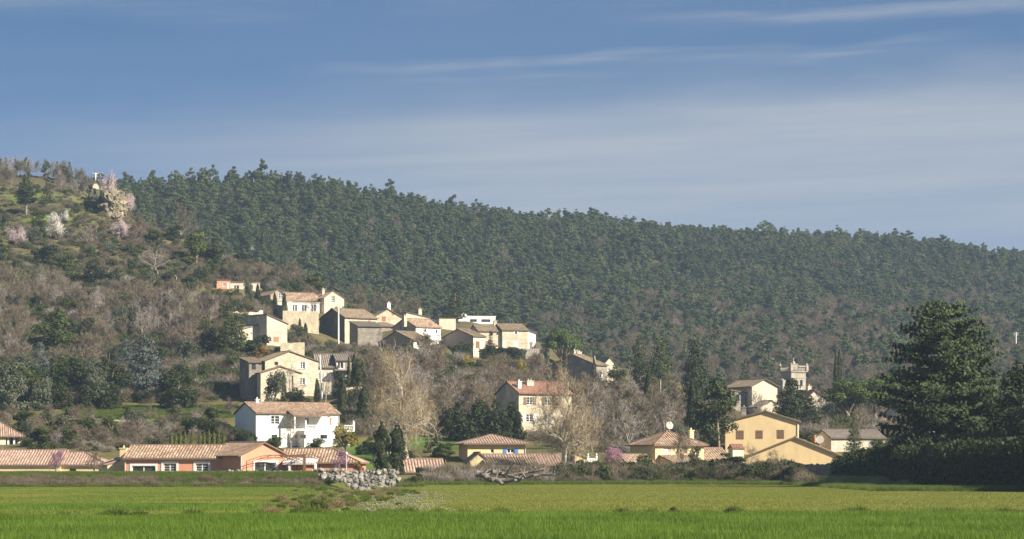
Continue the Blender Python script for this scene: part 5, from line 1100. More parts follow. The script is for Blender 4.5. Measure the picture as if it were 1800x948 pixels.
# ------------------------------------------------------------------ named trees and shrubs
big = dict(name='cedar_tree')
put('big_cedar', 1660, 528, 842, None, 292, 'cedar_tree', 'huge dark cedar with flat tiers of boughs right of the ochre houses')
put('dark_cedar', 1796, 634, 842, 150, 268, 'conifer_tree', 'black green conifer cut by the right edge of the view')
put('dark_cedar', 1900, 650, 842, 130, 262, 'conifer_tree', 'dark conifer standing beyond the right edge of the view')
put('dark_pine', 1748, 690, 842, 100, 285, 'conifer_tree', 'dark rounded conifer filling the gap between great cedar and edge')
put('oak', 1570, 786, 842, 90, 300, 'evergreen_tree', 'low black evergreen under the left boughs of the great cedar')
put('oak', 1700, 772, 846, 110, 280, 'evergreen_tree', 'low black evergreen under the right boughs of the great cedar')
put('plane', 714, 608, 815, 142, 395, 'plane_tree', 'large leafless plane tree with rounded ochre crown above the ivy trunks', rz=0.5)
put('plane', 672, 662, 812, 66, 404, 'plane_tree', 'smaller leafless plane with white stem, left of the large one', rz=2.2)
put('plane', 990, 640, 832, 142, 362, 'plane_tree', 'pale stemmed leafless plane tree before the red roofed house', rz=1.2)
put('ivy', 671, 742, 830, 30, 352, 'ivy_tree', 'left of two ivy smothered trunks behind the boulder wall', 'tree')
put('ivy', 698, 748, 832, 36, 348, 'ivy_tree', 'right hand and bushier of two ivy smothered trunks behind the boulders', 'tree')
T = [  # kind, px, top, foot, width, D, name, label
 ('bare_fan', 511, 724, 786, 74, 426, 'garden_tree', 'small fan shaped leafless tree before the white house'),
 ('lone_fir', 46, 308, 378, 40, None, 'fir_tree', 'lone dark fir with bare stem on the green hilltop meadow'),
 ('fir', 84, 314, 360, 26, None, 'fir_tree', 'ragged dark ivy grown tree right of the lone fir'),
 ('lime', 345, 408, 470, 48, None, 'evergreen_tree', 'bright lime green tree high on the hill shoulder'),
 ('oak', 376, 418, 472, 52, None, 'evergreen_tree', 'dark olive green tree beside the bright lime one'),
 ('lime', 330, 450, 474, 34, None, 'evergreen_tree', 'low lime green shrub tree at the foot of the bright lime tree'),
 ('cypress', 462, 405, 468, 13, None, 'cypress_tree', 'dark cypress behind the white blossom tree on the shoulder'),
 ('cedar', 481, 412, 470, 44, None, 'pine_tree', 'yellowish green conifer right of the shoulder cypress'),
 ('white_almond', 452, 433, 463, 30, None, 'almond_tree', 'white blossoming tree left of the shoulder cypress'),
 ('oak', 420, 444, 464, 40, None, 'evergreen_tree', 'dark low evergreen left of the white blossoming tree'),
 ('green', 272, 402, 432, 34, None, 'evergreen_tree', 'round green tree behind the big sprawling bare tree'),
 ('oak', 306, 396, 424, 38, None, 'evergreen_tree', 'dark round tree under the big brown bare crown'),
 ('bare_sparse', 276, 424, 482, 84, None, 'bare_tree', 'sprawling pale limbed dead tree above the broken white ledge'),
 ('bare', 318, 356, 424, 62, 735, 'bare_tree', 'large brown leafless crown standing against the pine forest'),
 ('oak', 183, 455, 505, 70, None, 'evergreen_tree', 'dark spreading evergreen in the middle of the left hill'),
 ('oak', 78, 424, 468, 66, None, 'evergreen_tree', 'dark evergreen clump below the white almond trees'),
 ('green', 118, 440, 482, 46, None, 'evergreen_tree', 'mid green bushy tree below the dark hill clump'),
 ('green', 232, 428, 452, 30, None, 'evergreen_tree', 'small green tree right of the lower pink almond'),
 ('pink_almond', 190, 303, 340, 36, 752, 'almond_tree', 'pink almond in bloom on top of the crag'),
 ('pink_almond', 226, 338, 384, 30, 750, 'almond_tree', 'pale pink almond on the right flank of the crag'),
 ('pink_almond', 209, 384, 430, 34, None, 'almond_tree', 'pink almond below the crag, with dark stem'),
 ('white_almond', 97, 374, 424, 38, None, 'almond_tree', 'white almond in the meadow, middle of the left slope'),
 ('white_almond', 116, 368, 396, 24, None, 'almond_tree', 'small white almond tucked behind the meadow almond'),
 ('pink_almond', 29, 398, 438, 42, None, 'almond_tree', 'pale almond near the left edge above the bare wood'),
 ('bare_grey', 148, 392, 436, 50, None, 'bare_tree', 'grey budding tree between the white and pink almonds'),
 ('lime', 555, 486, 520, 44, None, 'evergreen_tree', 'bright lime shrub tree above the hilltop villa roof'),
 ('big_pine', 95, 540, 622, 104, None, 'pine_tree', 'broad green pine on the lower left hill'),
 ('blue_cedar', 70, 600, 662, 46, None, 'blue_spruce', 'small blue grey spruce in front of the broad pine'),
 ('blue_cedar', 254, 586, 694, 92, None, 'blue_cedar', 'large blue grey cedar in the wood, left of the stone farmhouse'),
 ('blue_cedar', 222, 594, 650, 44, None, 'blue_spruce', 'dark blue spruce just behind the large blue cedar'),
 ('cedar', 409, 540, 648, 78, 545, 'cedar_tree', 'drooping green cedar left of the corner house'),
 ('oak', 370, 576, 648, 66, 548, 'evergreen_tree', 'dark evergreen left of the drooping cedar'),
 ('oak', 452, 588, 640, 56, 545, 'evergreen_tree', 'dark ivy clad tree below the corner house'),
 ('ochre', 462, 606, 640, 26, 540, 'shrub', 'rusty ochre leaved shrub below the corner house'),
 ('fir', 800, 507, 566, 50, None, 'fir_tree', 'dark broad fir rising behind the village ridge'),
 ('umbrella', 988, 577, 626, 72, 625, 'umbrella_pine', 'bright green umbrella pine at the right end of the village'),
 ('cedar', 1125, 588, 692, 48, 555, 'cedar_tree', 'tall thin drooping cedar, left of the pair'),
 ('cedar', 1161, 590, 696, 66, 550, 'cedar_tree', 'wider drooping cedar, right of the pair'),
 ('dark_cedar', 1222, 600, 735, 58, 520, 'conifer_tree', 'dense dark conical conifer right of the drooping cedars'),
 ('dark_pine', 1266, 666, 802, 104, 408, 'pine_tree', 'dark spreading pine on leaning stem beside the tall ochre house'),
 ('fat_cypress', 1140, 652, 720, 20, 505, 'cypress_tree', 'stout cypress among brown brush below the drooping cedars'),
 ('fat_cypress', 1217, 668, 758, 24, 455, 'cypress_tree', 'tall dark cypress touching the left side of the spreading pine'),
 ('cypress', 1469, 623, 745, 11, 570, 'cypress_tree', 'left of the twin slim cypresses by the church'),
 ('cypress', 1475, 617, 745, 13, 574, 'cypress_tree', 'right and taller of the twin slim cypresses by the church'),
 ('fir', 1311, 630, 690, 30, 640, 'fir_tree', 'small spiky fir behind the church hall'),
 ('dark_cedar', 1392, 664, 786, 64, 470, 'conifer_tree', 'dark shaggy conifer in front of the bell tower'),
 ('dark_cedar', 1424, 694, 790, 44, 462, 'conifer_tree', 'shorter dark conifer right of the shaggy one by the tower'),
 ('tall_umbrella', 1490, 668, 764, 122, 480, 'umbrella_pine', 'broad umbrella pine, left of the pair near the great cedar'),
 ('tall_umbrella', 1538, 655, 768, 104, 486, 'umbrella_pine', 'taller umbrella pine, right of the pair near the great cedar'),
 ('cedar', 1502, 738, 812, 38, 405, 'young_cedar', 'young green cedar before the long stone shed'),
 ('green', 1542, 772, 812, 44, 398, 'shrub', 'bushy green shrub at the right end of the stone shed'),
 ('green', 1086, 640, 686, 46, 545, 'evergreen_tree', 'green bushy tree by the narrow cream house'),
 ('oak', 1226, 784, 836, 44, 352, 'shrub', 'dark clipped shrub beside the yellow hip roofed house'),
 ('oak', 1278, 796, 846, 84, 345, 'shrub', 'large dark laurel bush standing over the bramble bank'),
 ('bare', 1205, 752, 836, 60, 350, 'bare_tree', 'thin leafless tree in front of the yellow hip roofed house'),
 ('bare_fan', 1372, 784, 846, 60, 338, 'bare_tree', 'twiggy leafless bush against the broad ochre gable'),
 ('bare_fan', 1322, 776, 842, 54, 340, 'bare_tree', 'leafless sapling left of the twiggy bush by the ochre gable'),
 ('lime', 1250 + 180, 762, 795, 30, 430, 'shrub', 'small lime green shrub right of the tall ochre house'),
 ('mauve_prunus', 1073, 785, 832, 54, 360, 'plum_tree', 'mauve blossoming plum right of the white garden gate'),
 ('mauve_prunus', 598, 788, 834, 44, 352, 'plum_tree', 'mauve blossoming plum in front of the orange bungalow wing'),
 ('mauve_prunus', 97, 789, 832, 34, 358, 'plum_tree', 'mauve blossoming plum before the far left yellow bungalow'),
 ('bare', 164, 792, 832, 40, 352, 'bare_tree', 'small leafless tree at the end of the yellow bungalow'),
 ('ochre', 630, 812, 832, 24, 350, 'shrub', 'orange leaved shrub at the end of the bungalow wing'),
 ('yellow', 606, 744, 792, 58, 424, 'shrub', 'round yellow flowering bush right of the white house'),
 ('green', 556, 770, 794, 44, 428, 'shrub', 'low green shrub under the balcony of the white house'),
 ('green', 481, 768, 794, 42, 430, 'shrub', 'green shrub at the left foot of the white house'),
 ('olive', 522, 570, 606, 34, 590, 'olive_tree', 'silvery olive tree below the tall retaining wall'),
 ('olive', 552, 600, 634, 44, 570, 'olive_tree', 'silvery shrub between short wall and tall stone house'),
 ('olive', 437, 490, 526, 22, 655, 'olive_tree', 'grey olive tree by the pink flat roofed house'),
 ('olive', 790, 640, 672, 50, 560, 'olive_tree', 'grey green olive below the low pale house'),
 ('green', 838, 632, 674, 50, 560, 'evergreen_tree', 'green bush under the clipped village hedge'),
 ('yellow', 824, 624, 652, 34, 570, 'shrub', 'yellow forsythia right of the olive below the village'),
 ('yellow', 918, 630, 660, 30, 565, 'shrub', 'yellow green shrub below the terrace wall'),
 ('ochre', 848, 666, 698, 40, 535, 'shrub', 'russet shrub in the brush above the red roofed house'),
 ('green', 862, 676, 712, 34, 525, 'shrub', 'light green shrub under the russet one'),
 ('cypress', 434, 503, 540, 9, 640, 'cypress_tree', 'small cypress left of the terrace on the villa level'),
 ('cypress', 453, 500, 544, 11, 640, 'cypress_tree', 'tallest cypress left of the hilltop villa terrace'),
 ('fat_cypress', 483, 515, 538, 10, 638, 'cypress_tree', 'clipped cypress at the left end of the white terrace'),
 ('fat_cypress', 500, 516, 548, 11, 636, 'cypress_tree', 'clipped cypress in the middle of the white terrace'),
 ('cypress', 527, 560, 592, 7, 600, 'cypress_tree', 'slim cypress against the tall retaining wall'),
 ('cypress', 537, 568, 622, 9, 590, 'cypress_tree', 'slim tall cypress left of the black gable'),
 ('fir', 862, 582, 612, 20, 606, 'fir_tree', 'small dark cone tree before the golden stone house'),
 ('cypress', 960, 610, 660, 9, 590, 'cypress_tree', 'thin cypress below the umbrella pine of the village'),
 ('cypress', 1044, 628, 686, 9, 552, 'cypress_tree', 'thin cypress in front of the grey aerial house'),
 ('cypress', 622, 624, 684, 12, 500, 'cypress_tree', 'slim cypress right of the glazed annex'),
 ('cypress', 613, 628, 682, 9, 503, 'cypress_tree', 'slimmer cypress touching the glazed annex'),
 ('green', 632, 630, 690, 26, 497, 'evergreen_tree', 'green shrub column beside the two annex cypresses'),
 ('fat_cypress', 603, 668, 768, 20, 470, 'cypress_tree', 'narrow dark cypress at the right corner of the white house'),
 ('fat_cypress', 640, 682, 772, 30, 462, 'cypress_tree', 'broad dark cypress between white house and plane tree'),
 ('cypress', 499, 656, 712, 11, 494, 'cypress_tree', 'thin dark cypress before the stone farmhouse gable'),
 ('cypress', 557, 666, 712, 11, 493, 'cypress_tree', 'thin cypress beside the leaning pole'),
 ('bare_sparse', 512, 636, 706, 76, 488, 'bare_tree', 'dark limbed leafless tree spread over the farmhouse front'),
 ('olive', 484, 650, 714, 46, 486, 'evergreen_tree', 'grey ivy grown tree before the farmhouse wing'),
 ('oak', 524, 682, 716, 50, 484, 'evergreen_tree', 'dark shrub at the foot of the farmhouse gable'),
 ('bare_sparse', 572, 640, 700, 40, 492, 'bare_tree', 'dark bare tree before the glazed annex'),
 ('oak', 598, 652, 682, 34, 495, 'shrub', 'dark round shrub in front of the annex windows'),
 ('bare_fan', 545, 520, 562, 46, 640, 'bare_tree', 'dark leafless garden tree before the hilltop villa wall'),
 ('bare', 726, 520, 566, 70, 690, 'bare_tree', 'tall grey leafless tree behind the white chimney'),
 ('bare', 690, 505, 560, 74, 700, 'bare_tree', 'wide leafless tree behind the gabled stone house'),
 ('bare_sparse', 670, 575, 640, 40, 582, 'bare_tree', 'pale stemmed bare tree in front of the brown barn'),
 ('green', 720, 596, 632, 40, 560, 'evergreen_tree', 'dark green bush at the corner of the low brown house'),
 ('bare_grey', 1440, 690, 770, 60, 480, 'bare_tree', 'pollarded grey tree under the red dormer house'),
 ('bare_mauve', 1380, 680, 760, 60, 500, 'bare_tree', 'brown leafless tree left of the shaggy conifer by the tower'),
 ('bare_grey', 1335, 680, 745, 50, 520, 'bare_tree', 'pale leafless tree before the church hall'),
]
for kd, px, tp, ft, wd, D, nm, lb in T: put(kd, px, tp, ft, wd, D, nm, lb, 'shrub' if nm == 'shrub' else 'tree')
# rows that belong together
for i, px in enumerate((301, 309, 317, 325, 338, 351, 359, 367, 376, 384, 393)): put('thuja', px, 760 + random.uniform(-3, 3), 788, 10, 398, 'thuja', 'small bright green thuja in the row behind the orange bungalow roof', 'shrub', 'thuja row')
# hedges: clipped bodies clad in leaves
def hedge(name, label, pts, mat, n_per_m2, size, seed, cat='hedge'):
    """pts: (px, top, base, D, thickness)"""
    rng = np.random.default_rng(seed); q = [(np.array(P(a, t, D)), np.array(P(a, b_, D)), th) for a, t, b_, D, th in pts]; C, Nn, V, Fc = [], [], [], []
    for (t0, b0, h0), (t1, b1, h1) in zip(q[:-1], q[1:]):
        ln = np.linalg.norm(b1[:2] - b0[:2]); hh = (t0 - b0)[2]; k = int(ln * (2 * hh + h0) * n_per_m2); f = rng.uniform(0, 1, (k, 1)); tp = t0 + (t1 - t0) * f; bs = b0 + (b1 - b0) * f; th = h0 + (h1 - h0) * f[:, 0]
        d = (b1 - b0) / max(ln, .01); nn = np.array([d[1], -d[0], 0]); s_ = rng.uniform(0, 2 * hh + h0, k); side = np.where(s_ < hh, 0, np.where(s_ < hh + h0, 1, 2)); w_ = rng.uniform(0, 1, k) ** .8
        off = np.where(side == 0, .5, np.where(side == 2, -.5, rng.uniform(-.5, .5, k))) * th; zf = np.where(side == 1, 1.0, w_)
        lump = 0.26 * np.sin(f[:, 0] * ln * 1.7 + seed) + .1 * np.sin(f[:, 0] * ln * 4.1)
        p = bs + nn * off[:, None] + (tp - bs) * (zf * (1 + lump / max(hh, 1)))[:, None] + rng.normal(size=(k, 3)) * .12; C.append(p)
        Nn.append(np.where(side[:, None] == 1, np.array([[0, 0, 1.0]]), nn * np.where(side == 0, 1, -1)[:, None]))
        a = .30; i0 = len(V) * 8; vv = [b0 + nn * h0 * a, b1 + nn * h1 * a, b1 - nn * h1 * a, b0 - nn * h0 * a]; tt = [b0 + (t0 - b0) * .93 + nn * h0 * a, b1 + (t1 - b1) * .93 + nn * h1 * a, b1 + (t1 - b1) * .93 - nn * h1 * a, b0 + (t0 - b0) * .93 - nn * h0 * a]
        V.append(np.array(vv + tt)); Fc += [[i0 + c for c in r] for r in ((0, 1, 5, 4), (1, 2, 6, 5), (2, 3, 7, 6), (3, 0, 4, 7), (4, 5, 6, 7))]
    C = np.concatenate(C); c0 = C.mean(0); c0[2] = C[:, 2].min(); me = leaf_mesh(name, C - c0, np.concatenate(Nn), size, MT[mat], rng, .7, 1.4)
    o = new_obj(name, me); o.location = c0; tag(o, label, cat); core = new_obj('branches', np_mesh('branches', np.concatenate(V) - c0, np.array(Fc), MT['dark_leaf'], np.full(len(V) * 8, .1)), o); return o
for px, tp, w_ in ((786, 716, 46), (806, 706, 50), (832, 702, 56), (858, 704, 54), (884, 703, 56), (908, 712, 46), (820, 724, 60), (872, 722, 62)): put('oak', px, tp, 768, w_, 452 + (tp > 718) * -5, 'laurel_tree', 'dark evergreen in the dense laurel clump left of the red roofed house', 'tree', 'laurel clump')
hedge('clipped_hedge', 'clipped dark hedge stepping down beside the white house', [(332, 738, 790, 452, 2.4), (365, 742, 790, 440, 2.4), (405, 754, 790, 430, 2.2), (440, 766, 790, 422, 2.0)], 'dark_leaf', 40, .2, 2)
hedge('clipped_hedge', 'level dark hedge under the terrace of the golden stone house', [(838, 613, 634, 606, 2), (880, 612, 633, 606, 2), (921, 615, 632, 604, 2)], 'dark_leaf', 36, .25, 3)
hedge('clipped_hedge', 'rounded dark hedge left of the low pale house', [(795, 610, 628, 600, 2.6), (812, 604, 627, 600, 3), (831, 607, 626, 600, 2.6)], 'dark_leaf', 36, .25, 4)
hedge('boundary_hedge', 'tall unlit hedge along the field under the great cedar', [(1480, 812, 853, 330, 2.4), (1540, 796, 853, 312, 3.5), (1600, 792, 856, 290, 4), (1680, 788, 858, 268, 4), (1760, 780, 862, 252, 4), (1850, 776, 868, 238, 4), (1960, 800, 876, 226, 3)], 'dark_leaf', 30, .26, 5)
hedge('pale_hedge', 'lime green clipped hedge before the terracotta roofs on the right', [(1120, 806, 830, 352, 2), (1146, 806, 830, 352, 2)], 'lime_leaf', 40, .2, 6)

# ------------------------------------------------------------------ woods on the left hill: bare trees and evergreens, each one its own
HB = [(o.location.copy(), o) for o in COL.objects if o.parent is None and o.type == 'EMPTY']
BAN = [(405,700,600,790),(436,610,622,700),(425,548,510,606),(490,505,612,585),(340,490,460,512),(550,538,665,600),(655,538,780,606),(770,550,960,620),(965,615,1090,670),(868,668,1010,752),(805,760,935,840),(1130,750,1300,840),(1275,720,1510,840),(1285,660,1375,735),(1376,630,1420,700),(1415,680,1455,730),(1435,750,1570,806),(0,735,42,790)]
BANT = []
for kd_, px_, tp_, ft_, wd_, *_ in T:
    if kd_ != 'bare': BANT.append((px_ - wd_ * .4, tp_ - (ft_ - tp_) * .6, px_ + wd_ * .4, ft_ - 4))
def banned(px, py, hpx, w=10, trees=True):
    """would a plant footed here stand before a house front?"""
    for a, b_, c, d in BAN + (BANT if trees else []):
        if a - w < px < c + w and py > b_ + (d - b_) * .45 and py - hpx < d - 3 and py < d + 40: return True
    return False
rng = np.random.default_rng(42)
def wood(kinds, n, poly, hm, wm, name, label, group, mind=7, cat='tree', dmax=1450):
    """n trees footed at random photo points inside poly (x0, x1, ytop(x), ybot(x))"""
    x0, x1, yt, yb = poly; k = tries = 0; pts = []
    while k < n and tries < n * 30:
        tries += 1; px = rng.uniform(x0, x1); a, b_ = yt(px), yb(px)
        if b_ <= a: continue
        py = rng.uniform(a, b_); D = hit(px, py, 345, dmax)
        if D is None or D > dmax - 5: continue
        Hh = rng.uniform(*hm); hp = Hh * F / D
        if banned(px, py, hp): continue
        w_ = Hh * rng.uniform(*wm)
        X = (px - CX) / F * D
        if any((X - p[0]) ** 2 + (D - p[1]) ** 2 < (mind * .5) ** 2 for p in pts): continue
        pts.append((X, D)); z = float(tz(np.array([X]), np.array([D]))[0])
        plant(kinds[k % len(kinds)], (X, D, z), Hh, w_, name, label, cat, group); k += 1
    return pts
I = lambda xs, ys: (lambda x: float(np.interp(x, xs, ys)))
# dense leafless wood below the meadow
wood(['bare', 'bare_mauve', 'bare', 'bare_grey', 'bare'], 120, (-15, 435, I([0, 200, 330, 435], [505, 530, 540, 545]), I([0, 200, 330, 435], [668, 655, 640, 570])), (4.5, 7.2), (.75, 1.0), 'bare_tree', 'leafless brown tree in the dense bare wood of the left hillside', 'bare wood on the left hillside')
wood(['bare', 'bare_mauve'], 26, (330, 640, I([330, 450, 560, 640], [478, 482, 505, 540]), I([330, 450, 560, 640], [494, 496, 512, 548])), (4, 6), (.8, 1.1), 'bare_tree', 'leafless brown tree along the hill shoulder above the villa', 'bare trees on the hill shoulder')
wood(['bare', 'bare_grey', 'bare'], 40, (-15, 235, I([0, 60, 150, 235], [300, 305, 318, 330]), I([0, 60, 150, 235], [335, 338, 345, 350])), (4, 6.5), (.7, .95), 'bare_tree', 'leafless tree of the hilltop wood beside the crucifix', 'leafless hilltop wood')
wood(['fir', 'pine', 'pine'], 22, (-10, 205, I([0, 205], [300, 318]), I([0, 205], [322, 332])), (4, 6.2), (.5, .7), 'pine_tree', 'dark pine on the skyline of the left hilltop', 'skyline pines of the left hilltop')
wood(['bare', 'bare_mauve', 'bare_grey'], 46, (620, 870, I([620, 700, 800, 870], [640, 640, 655, 680]), I([620, 700, 800, 870], [720, 760, 760, 745])), (5, 8.5), (.8, 1.1), 'bare_tree', 'leafless brown tree on the slope between village and plane tree', 'bare trees below the village')
wood(['bare', 'bare_mauve', 'bare_grey', 'bare'], 60, (1000, 1290, I([1000, 1080, 1200, 1290], [700, 696, 715, 735]), I([1000, 1080, 1200, 1290], [795, 798, 775, 765])), (4, 8), (.8, 1.1), 'bare_tree', 'leafless brown tree in the brush right of the red roofed house', 'bare brush right of the red roof')
wood(['bare', 'bare_mauve'], 12, (920, 1060, I([920, 1060], [650, 690]), I([920, 1060], [668, 705])), (4, 6), (.8, 1.1), 'bare_tree', 'leafless brown tree under the grey aerial house', 'bare trees under the aerial house')
wood(['bare_grey', 'bare_mauve', 'bare', 'olive', 'bare_mauve', 'bare', 'green'], 60, (0, 420, I([0, 420], [752, 756]), I([0, 420], [796, 794])), (2.2, 3.6), (1.1, 1.5), 'bare_shrub', 'leafless grey shrub between grass strip and bungalow roofs', 'bare shrubs behind the bungalows')
wood(['oak', 'green', 'oak', 'olive'], 34, (-10, 330, I([0, 330], [672, 680]), I([0, 330], [726, 722])), (4.0, 6.5), (.8, 1.1), 'evergreen_tree', 'ivy dark evergreen at the foot of the left hill wood', 'evergreens at the foot of the left hill')
wood(['oak', 'green', 'olive', 'oak'], 22, (-10, 430, I([0, 430], [540, 560]), I([0, 430], [660, 660])), (3.5, 6), (.8, 1.0), 'evergreen_tree', 'ivy grown evergreen scattered through the bare left wood', 'evergreens in the bare wood')
wood(['green', 'oak', 'olive', 'green'], 34, (-10, 400, I([0, 120, 250, 400], [380, 400, 420, 480]), I([0, 330, 400], [500, 510, 520])), (2, 4), (.9, 1.2), 'evergreen_tree', 'small evergreen on the open upper slope of the left hill', 'evergreens on the upper slope')
wood(['bare_mauve', 'bare', 'bare_mauve', 'green'], 16, (-10, 420, I([0, 120, 420], [722, 730, 728]), I([0, 420], [752, 748])), (1.6, 3.2), (1.1, 1.5), 'bare_shrub', 'low bush scattered on the grass strip under the dark evergreens', 'bushes on the grass strip', 5, 'shrub')
wood(['bare_mauve', 'bare'], 40, (1420, 1800, I([1420, 1800], [735, 740]), I([1420, 1800], [752, 756])), (4, 7), (.8, 1.1), 'bare_tree', 'leafless tree behind the umbrella pines and the great cedar', 'bare trees behind the great cedar')
wood(['green', 'oak', 'lime'], 12, (630, 800, I([630, 800], [795, 795]), I([630, 800], [815, 815])), (1.5, 3.0), (1.1, 1.5), 'shrub', 'low green shrub by the lawn behind the tiled garage', 'shrubs by the lawn', cat='shrub')

wood(['green', 'olive', 'oak', 'ochre', 'green'], 24, (625, 870, I([625, 700, 800, 870], [650, 650, 650, 660]), I([625, 700, 800, 870], [715, 750, 745, 720])), (2.5, 4.5), (.9, 1.2), 'evergreen_tree', 'small evergreen among the bare trees between village and plane tree', 'evergreens below the village')
wood(['green', 'oak', 'olive'], 16, (1080, 1290, I([1080, 1290], [715, 735]), I([1080, 1290], [795, 770])), (2.5, 4.5), (.9, 1.2), 'evergreen_tree', 'small evergreen in the brown brush right of the red roofed house', 'evergreens in the right brush')
wood(['green', 'olive', 'lime', 'oak'], 20, (355, 480, I([355, 480], [522, 530]), I([355, 480], [552, 556])), (1.2, 2.6), (1.0, 1.5), 'shrub', 'garden shrub on the terraces left of the hilltop villa', 'terrace garden shrubs', 3, 'shrub')
put('oak', 160, 326, 354, 26, 744, 'ivy_shrub', 'dark ivy shrub left of the crucifix ledge', 'shrub'); put('oak', 180, 336, 358, 22, 738, 'ivy_shrub', 'dark ivy shrub between crucifix ledge and crag', 'shrub')
wood(['bare_mauve', 'bare'], 40, (215, 420, I([215, 260, 330, 420], [395, 415, 440, 485]), I([215, 330, 420], [425, 470, 500])), (2.2, 4.2), (.9, 1.3), 'bare_shrub', 'leafless brown shrub on the dry shoulder right of the crag', 'bare shrubs on the dry shoulder', 4, 'shrub')
for i, (kd, px, ft, hm) in enumerate([('olive', 512, 606, 2.4), ('green', 530, 612, 1.8), ('bare', 543, 616, 3.0), ('oak', 551, 610, 1.8), ('bare_mauve', 520, 618, 2.6), ('green', 562, 622, 1.6), ('olive', 575, 626, 2.0), ('bare', 590, 628, 3.4), ('bare_mauve', 604, 630, 3.0), ('oak', 512, 620, 1.6), ('bare', 622, 632, 3.2), ('green', 640, 634, 2.2), ('bare_mauve', 655, 632, 3.4), ('bare', 700, 634, 3.0), ('bare_mauve', 684, 630, 2.8), ('bare', 776, 628, 2.6), ('olive', 764, 628, 2.2),
        ('green', 385, 520, 1.6), ('oak', 404, 522, 1.5), ('green', 418, 522, 1.8), ('bare', 365, 518, 2.4), ('bare_mauve', 352, 514, 2.6), ('green', 442, 526, 1.6), ('bare', 372, 506, 2.8), ('bare_mauve', 400, 500, 2.4), ('lime', 396, 530, 1.4), ('oak', 360, 528, 1.8)]):
    D = hit(px, ft, 480)
    if D: plant(kd, (*P(px, ft, D)[:2], float(tz(np.array([(px - CX) / F * D]), np.array([D]))[0])), hm, hm * 1.15, 'garden_shrub', 'small shrub on the rough ground around the upper village houses', 'shrub', 'shrubs around the upper village')
# undergrowth that nobody could count
def cover(name, label, kinds, n, poly, smin, smax, mind=0, dmax=1450, ban=True, grassy=None):
    x0, x1, yt, yb = poly; P_, S_, K_ = [], [], []; nk = sum(len(PROTO[k]) for k in kinds)
    px = rng.uniform(x0, x1, n); u_ = rng.uniform(0, 1, n)
    for a, f in zip(px, u_):
        t0, b0 = yt(a), yb(a)
        if b0 <= t0: continue
        py = t0 + (b0 - t0) * f; D = hit(a, py, 345, dmax)
        if D is None or D > dmax - 5: continue
        s_ = rng.uniform(smin, smax)
        if ban and banned(a, py, 2.2 * s_ * F / D, 3, False): continue
        X = (a - CX) / F * D; P_.append((X, D)); S_.append(s_); K_.append(rng.integers(0, nk))
    P_ = np.array(P_); z = tz(P_[:, 0], P_[:, 1]); S_ = np.array(S_); scl = np.stack([S_, S_, S_ * rng.uniform(.7, 1.1, len(S_))], 1)
    return scatter(name, label, kinds, np.column_stack([P_, z]), scl, K_, rng.uniform(0, 6.28, len(S_)))
cover('undergrowth', 'brown and green brush under the bare wood of the left hill', ['brush', 'mauve_brush', 'grey_brush', 'green_bush', 'brush', 'green_bush', 'dark_bush'], 2600, (-25, 640, I([0, 200, 330, 450, 640], [470, 492, 484, 488, 545]), I([0, 330, 450, 640], [712, 710, 700, 712])), .6, 1.25)
cover('meadow_scrub', 'dry tufts and low brush on the open hill meadow', ['brush', 'dry_tuft', 'grass_tuft', 'dry_tuft', 'grass_tuft', 'mauve_brush', 'green_bush', 'dry_tuft', 'grass_tuft', 'grass_tuft'], 3600, (-25, 360, I([0, 120, 200, 250, 360], [325, 330, 352, 385, 450]), I([0, 360], [520, 500])), .35, .8)
cover('shoulder_brush', 'brown brush over the dry shoulder above the pink flat roofed house', ['brush', 'mauve_brush', 'green_bush', 'dry_tuft', 'brush'], 700, (340, 640, I([340, 460, 560, 640], [445, 462, 500, 540]), I([340, 460, 560, 640], [500, 500, 518, 552])), .5, 1.0)
cover('slope_brush', 'brown brush filling the gaps between houses and bare trees', ['brush', 'mauve_brush', 'grey_brush', 'brush', 'green_bush'], 1500, (610, 1300, I([610, 700, 860, 960, 1080, 1300], [600, 622, 628, 645, 690, 735]), I([610, 700, 860, 1000, 1120, 1300], [770, 766, 760, 790, 800, 780])), .5, 1.2)
cover('valley_brush', 'grey brown brush on the low ground behind the church', ['brush', 'mauve_brush', 'green_bush', 'grey_brush'], 1300, (1290, 2150, I([1290, 1830, 2150], [715, 730, 730]), I([1290, 1830], [790, 800])), .6, 1.3)
cover('garden_brush', 'brush and tufts around the lowest gardens', ['grey_brush', 'brush', 'green_bush', 'grass_tuft'], 420, (-20, 440, I([0, 440], [752, 752]), I([0, 440], [800, 795])), .3, .7)

# ------------------------------------------------------------------ the pine forest on the long ridge
def forest():
    X, Y = [], []; n = 36000
    D = rng.uniform(690, 1440, n); px = rng.uniform(-120, 2250, n); x = (px - CX) / F * D
    cd = np.interp(px, [c[0] for c in CREST], [c[2] for c in CREST]); k = (D < cd + 30) & (D > np.interp(px, [200, 500, 700, 1000, 1100, 1800], [900, 850, 800, 760, 720, 700])); return x[k], D[k], px[k], cd[k]
x, D, pxa, cd = forest(); z = tz(x, D); py = YH - (z - EYE) / D * F
dens = fbm2(x, D, 60, 11) + .6 * fbm2(x, D, 25, 12); low = np.maximum(sstep(430, 610, py + 60 * fbm2(x, D, 90, 13)) * sstep(350, 1300, pxa), sstep(900, 830, D))
isbare = rng.uniform(0, 1, len(x)) < np.clip(.06 + .30 * (dens > .20) + .75 * low ** 1.6, 0, .93)
keep = rng.uniform(0, 1, len(x)) < np.where(isbare, 1.0, .95)
x, D, z, isbare, py, pxa, cd = [a[keep] for a in (x, D, z, isbare, py, pxa, cd)]
near_crest = (np.abs(D - cd) < 26) & ~isbare & (pxa > 215) & (pxa < 1812); idx_c = np.nonzero(near_crest)[0]; idx_c = idx_c[np.argsort(-D[idx_c] + cd[idx_c] + rng.uniform(0, 30, len(idx_c)))][:280]
sel = np.zeros(len(x), bool); sel[idx_c] = True
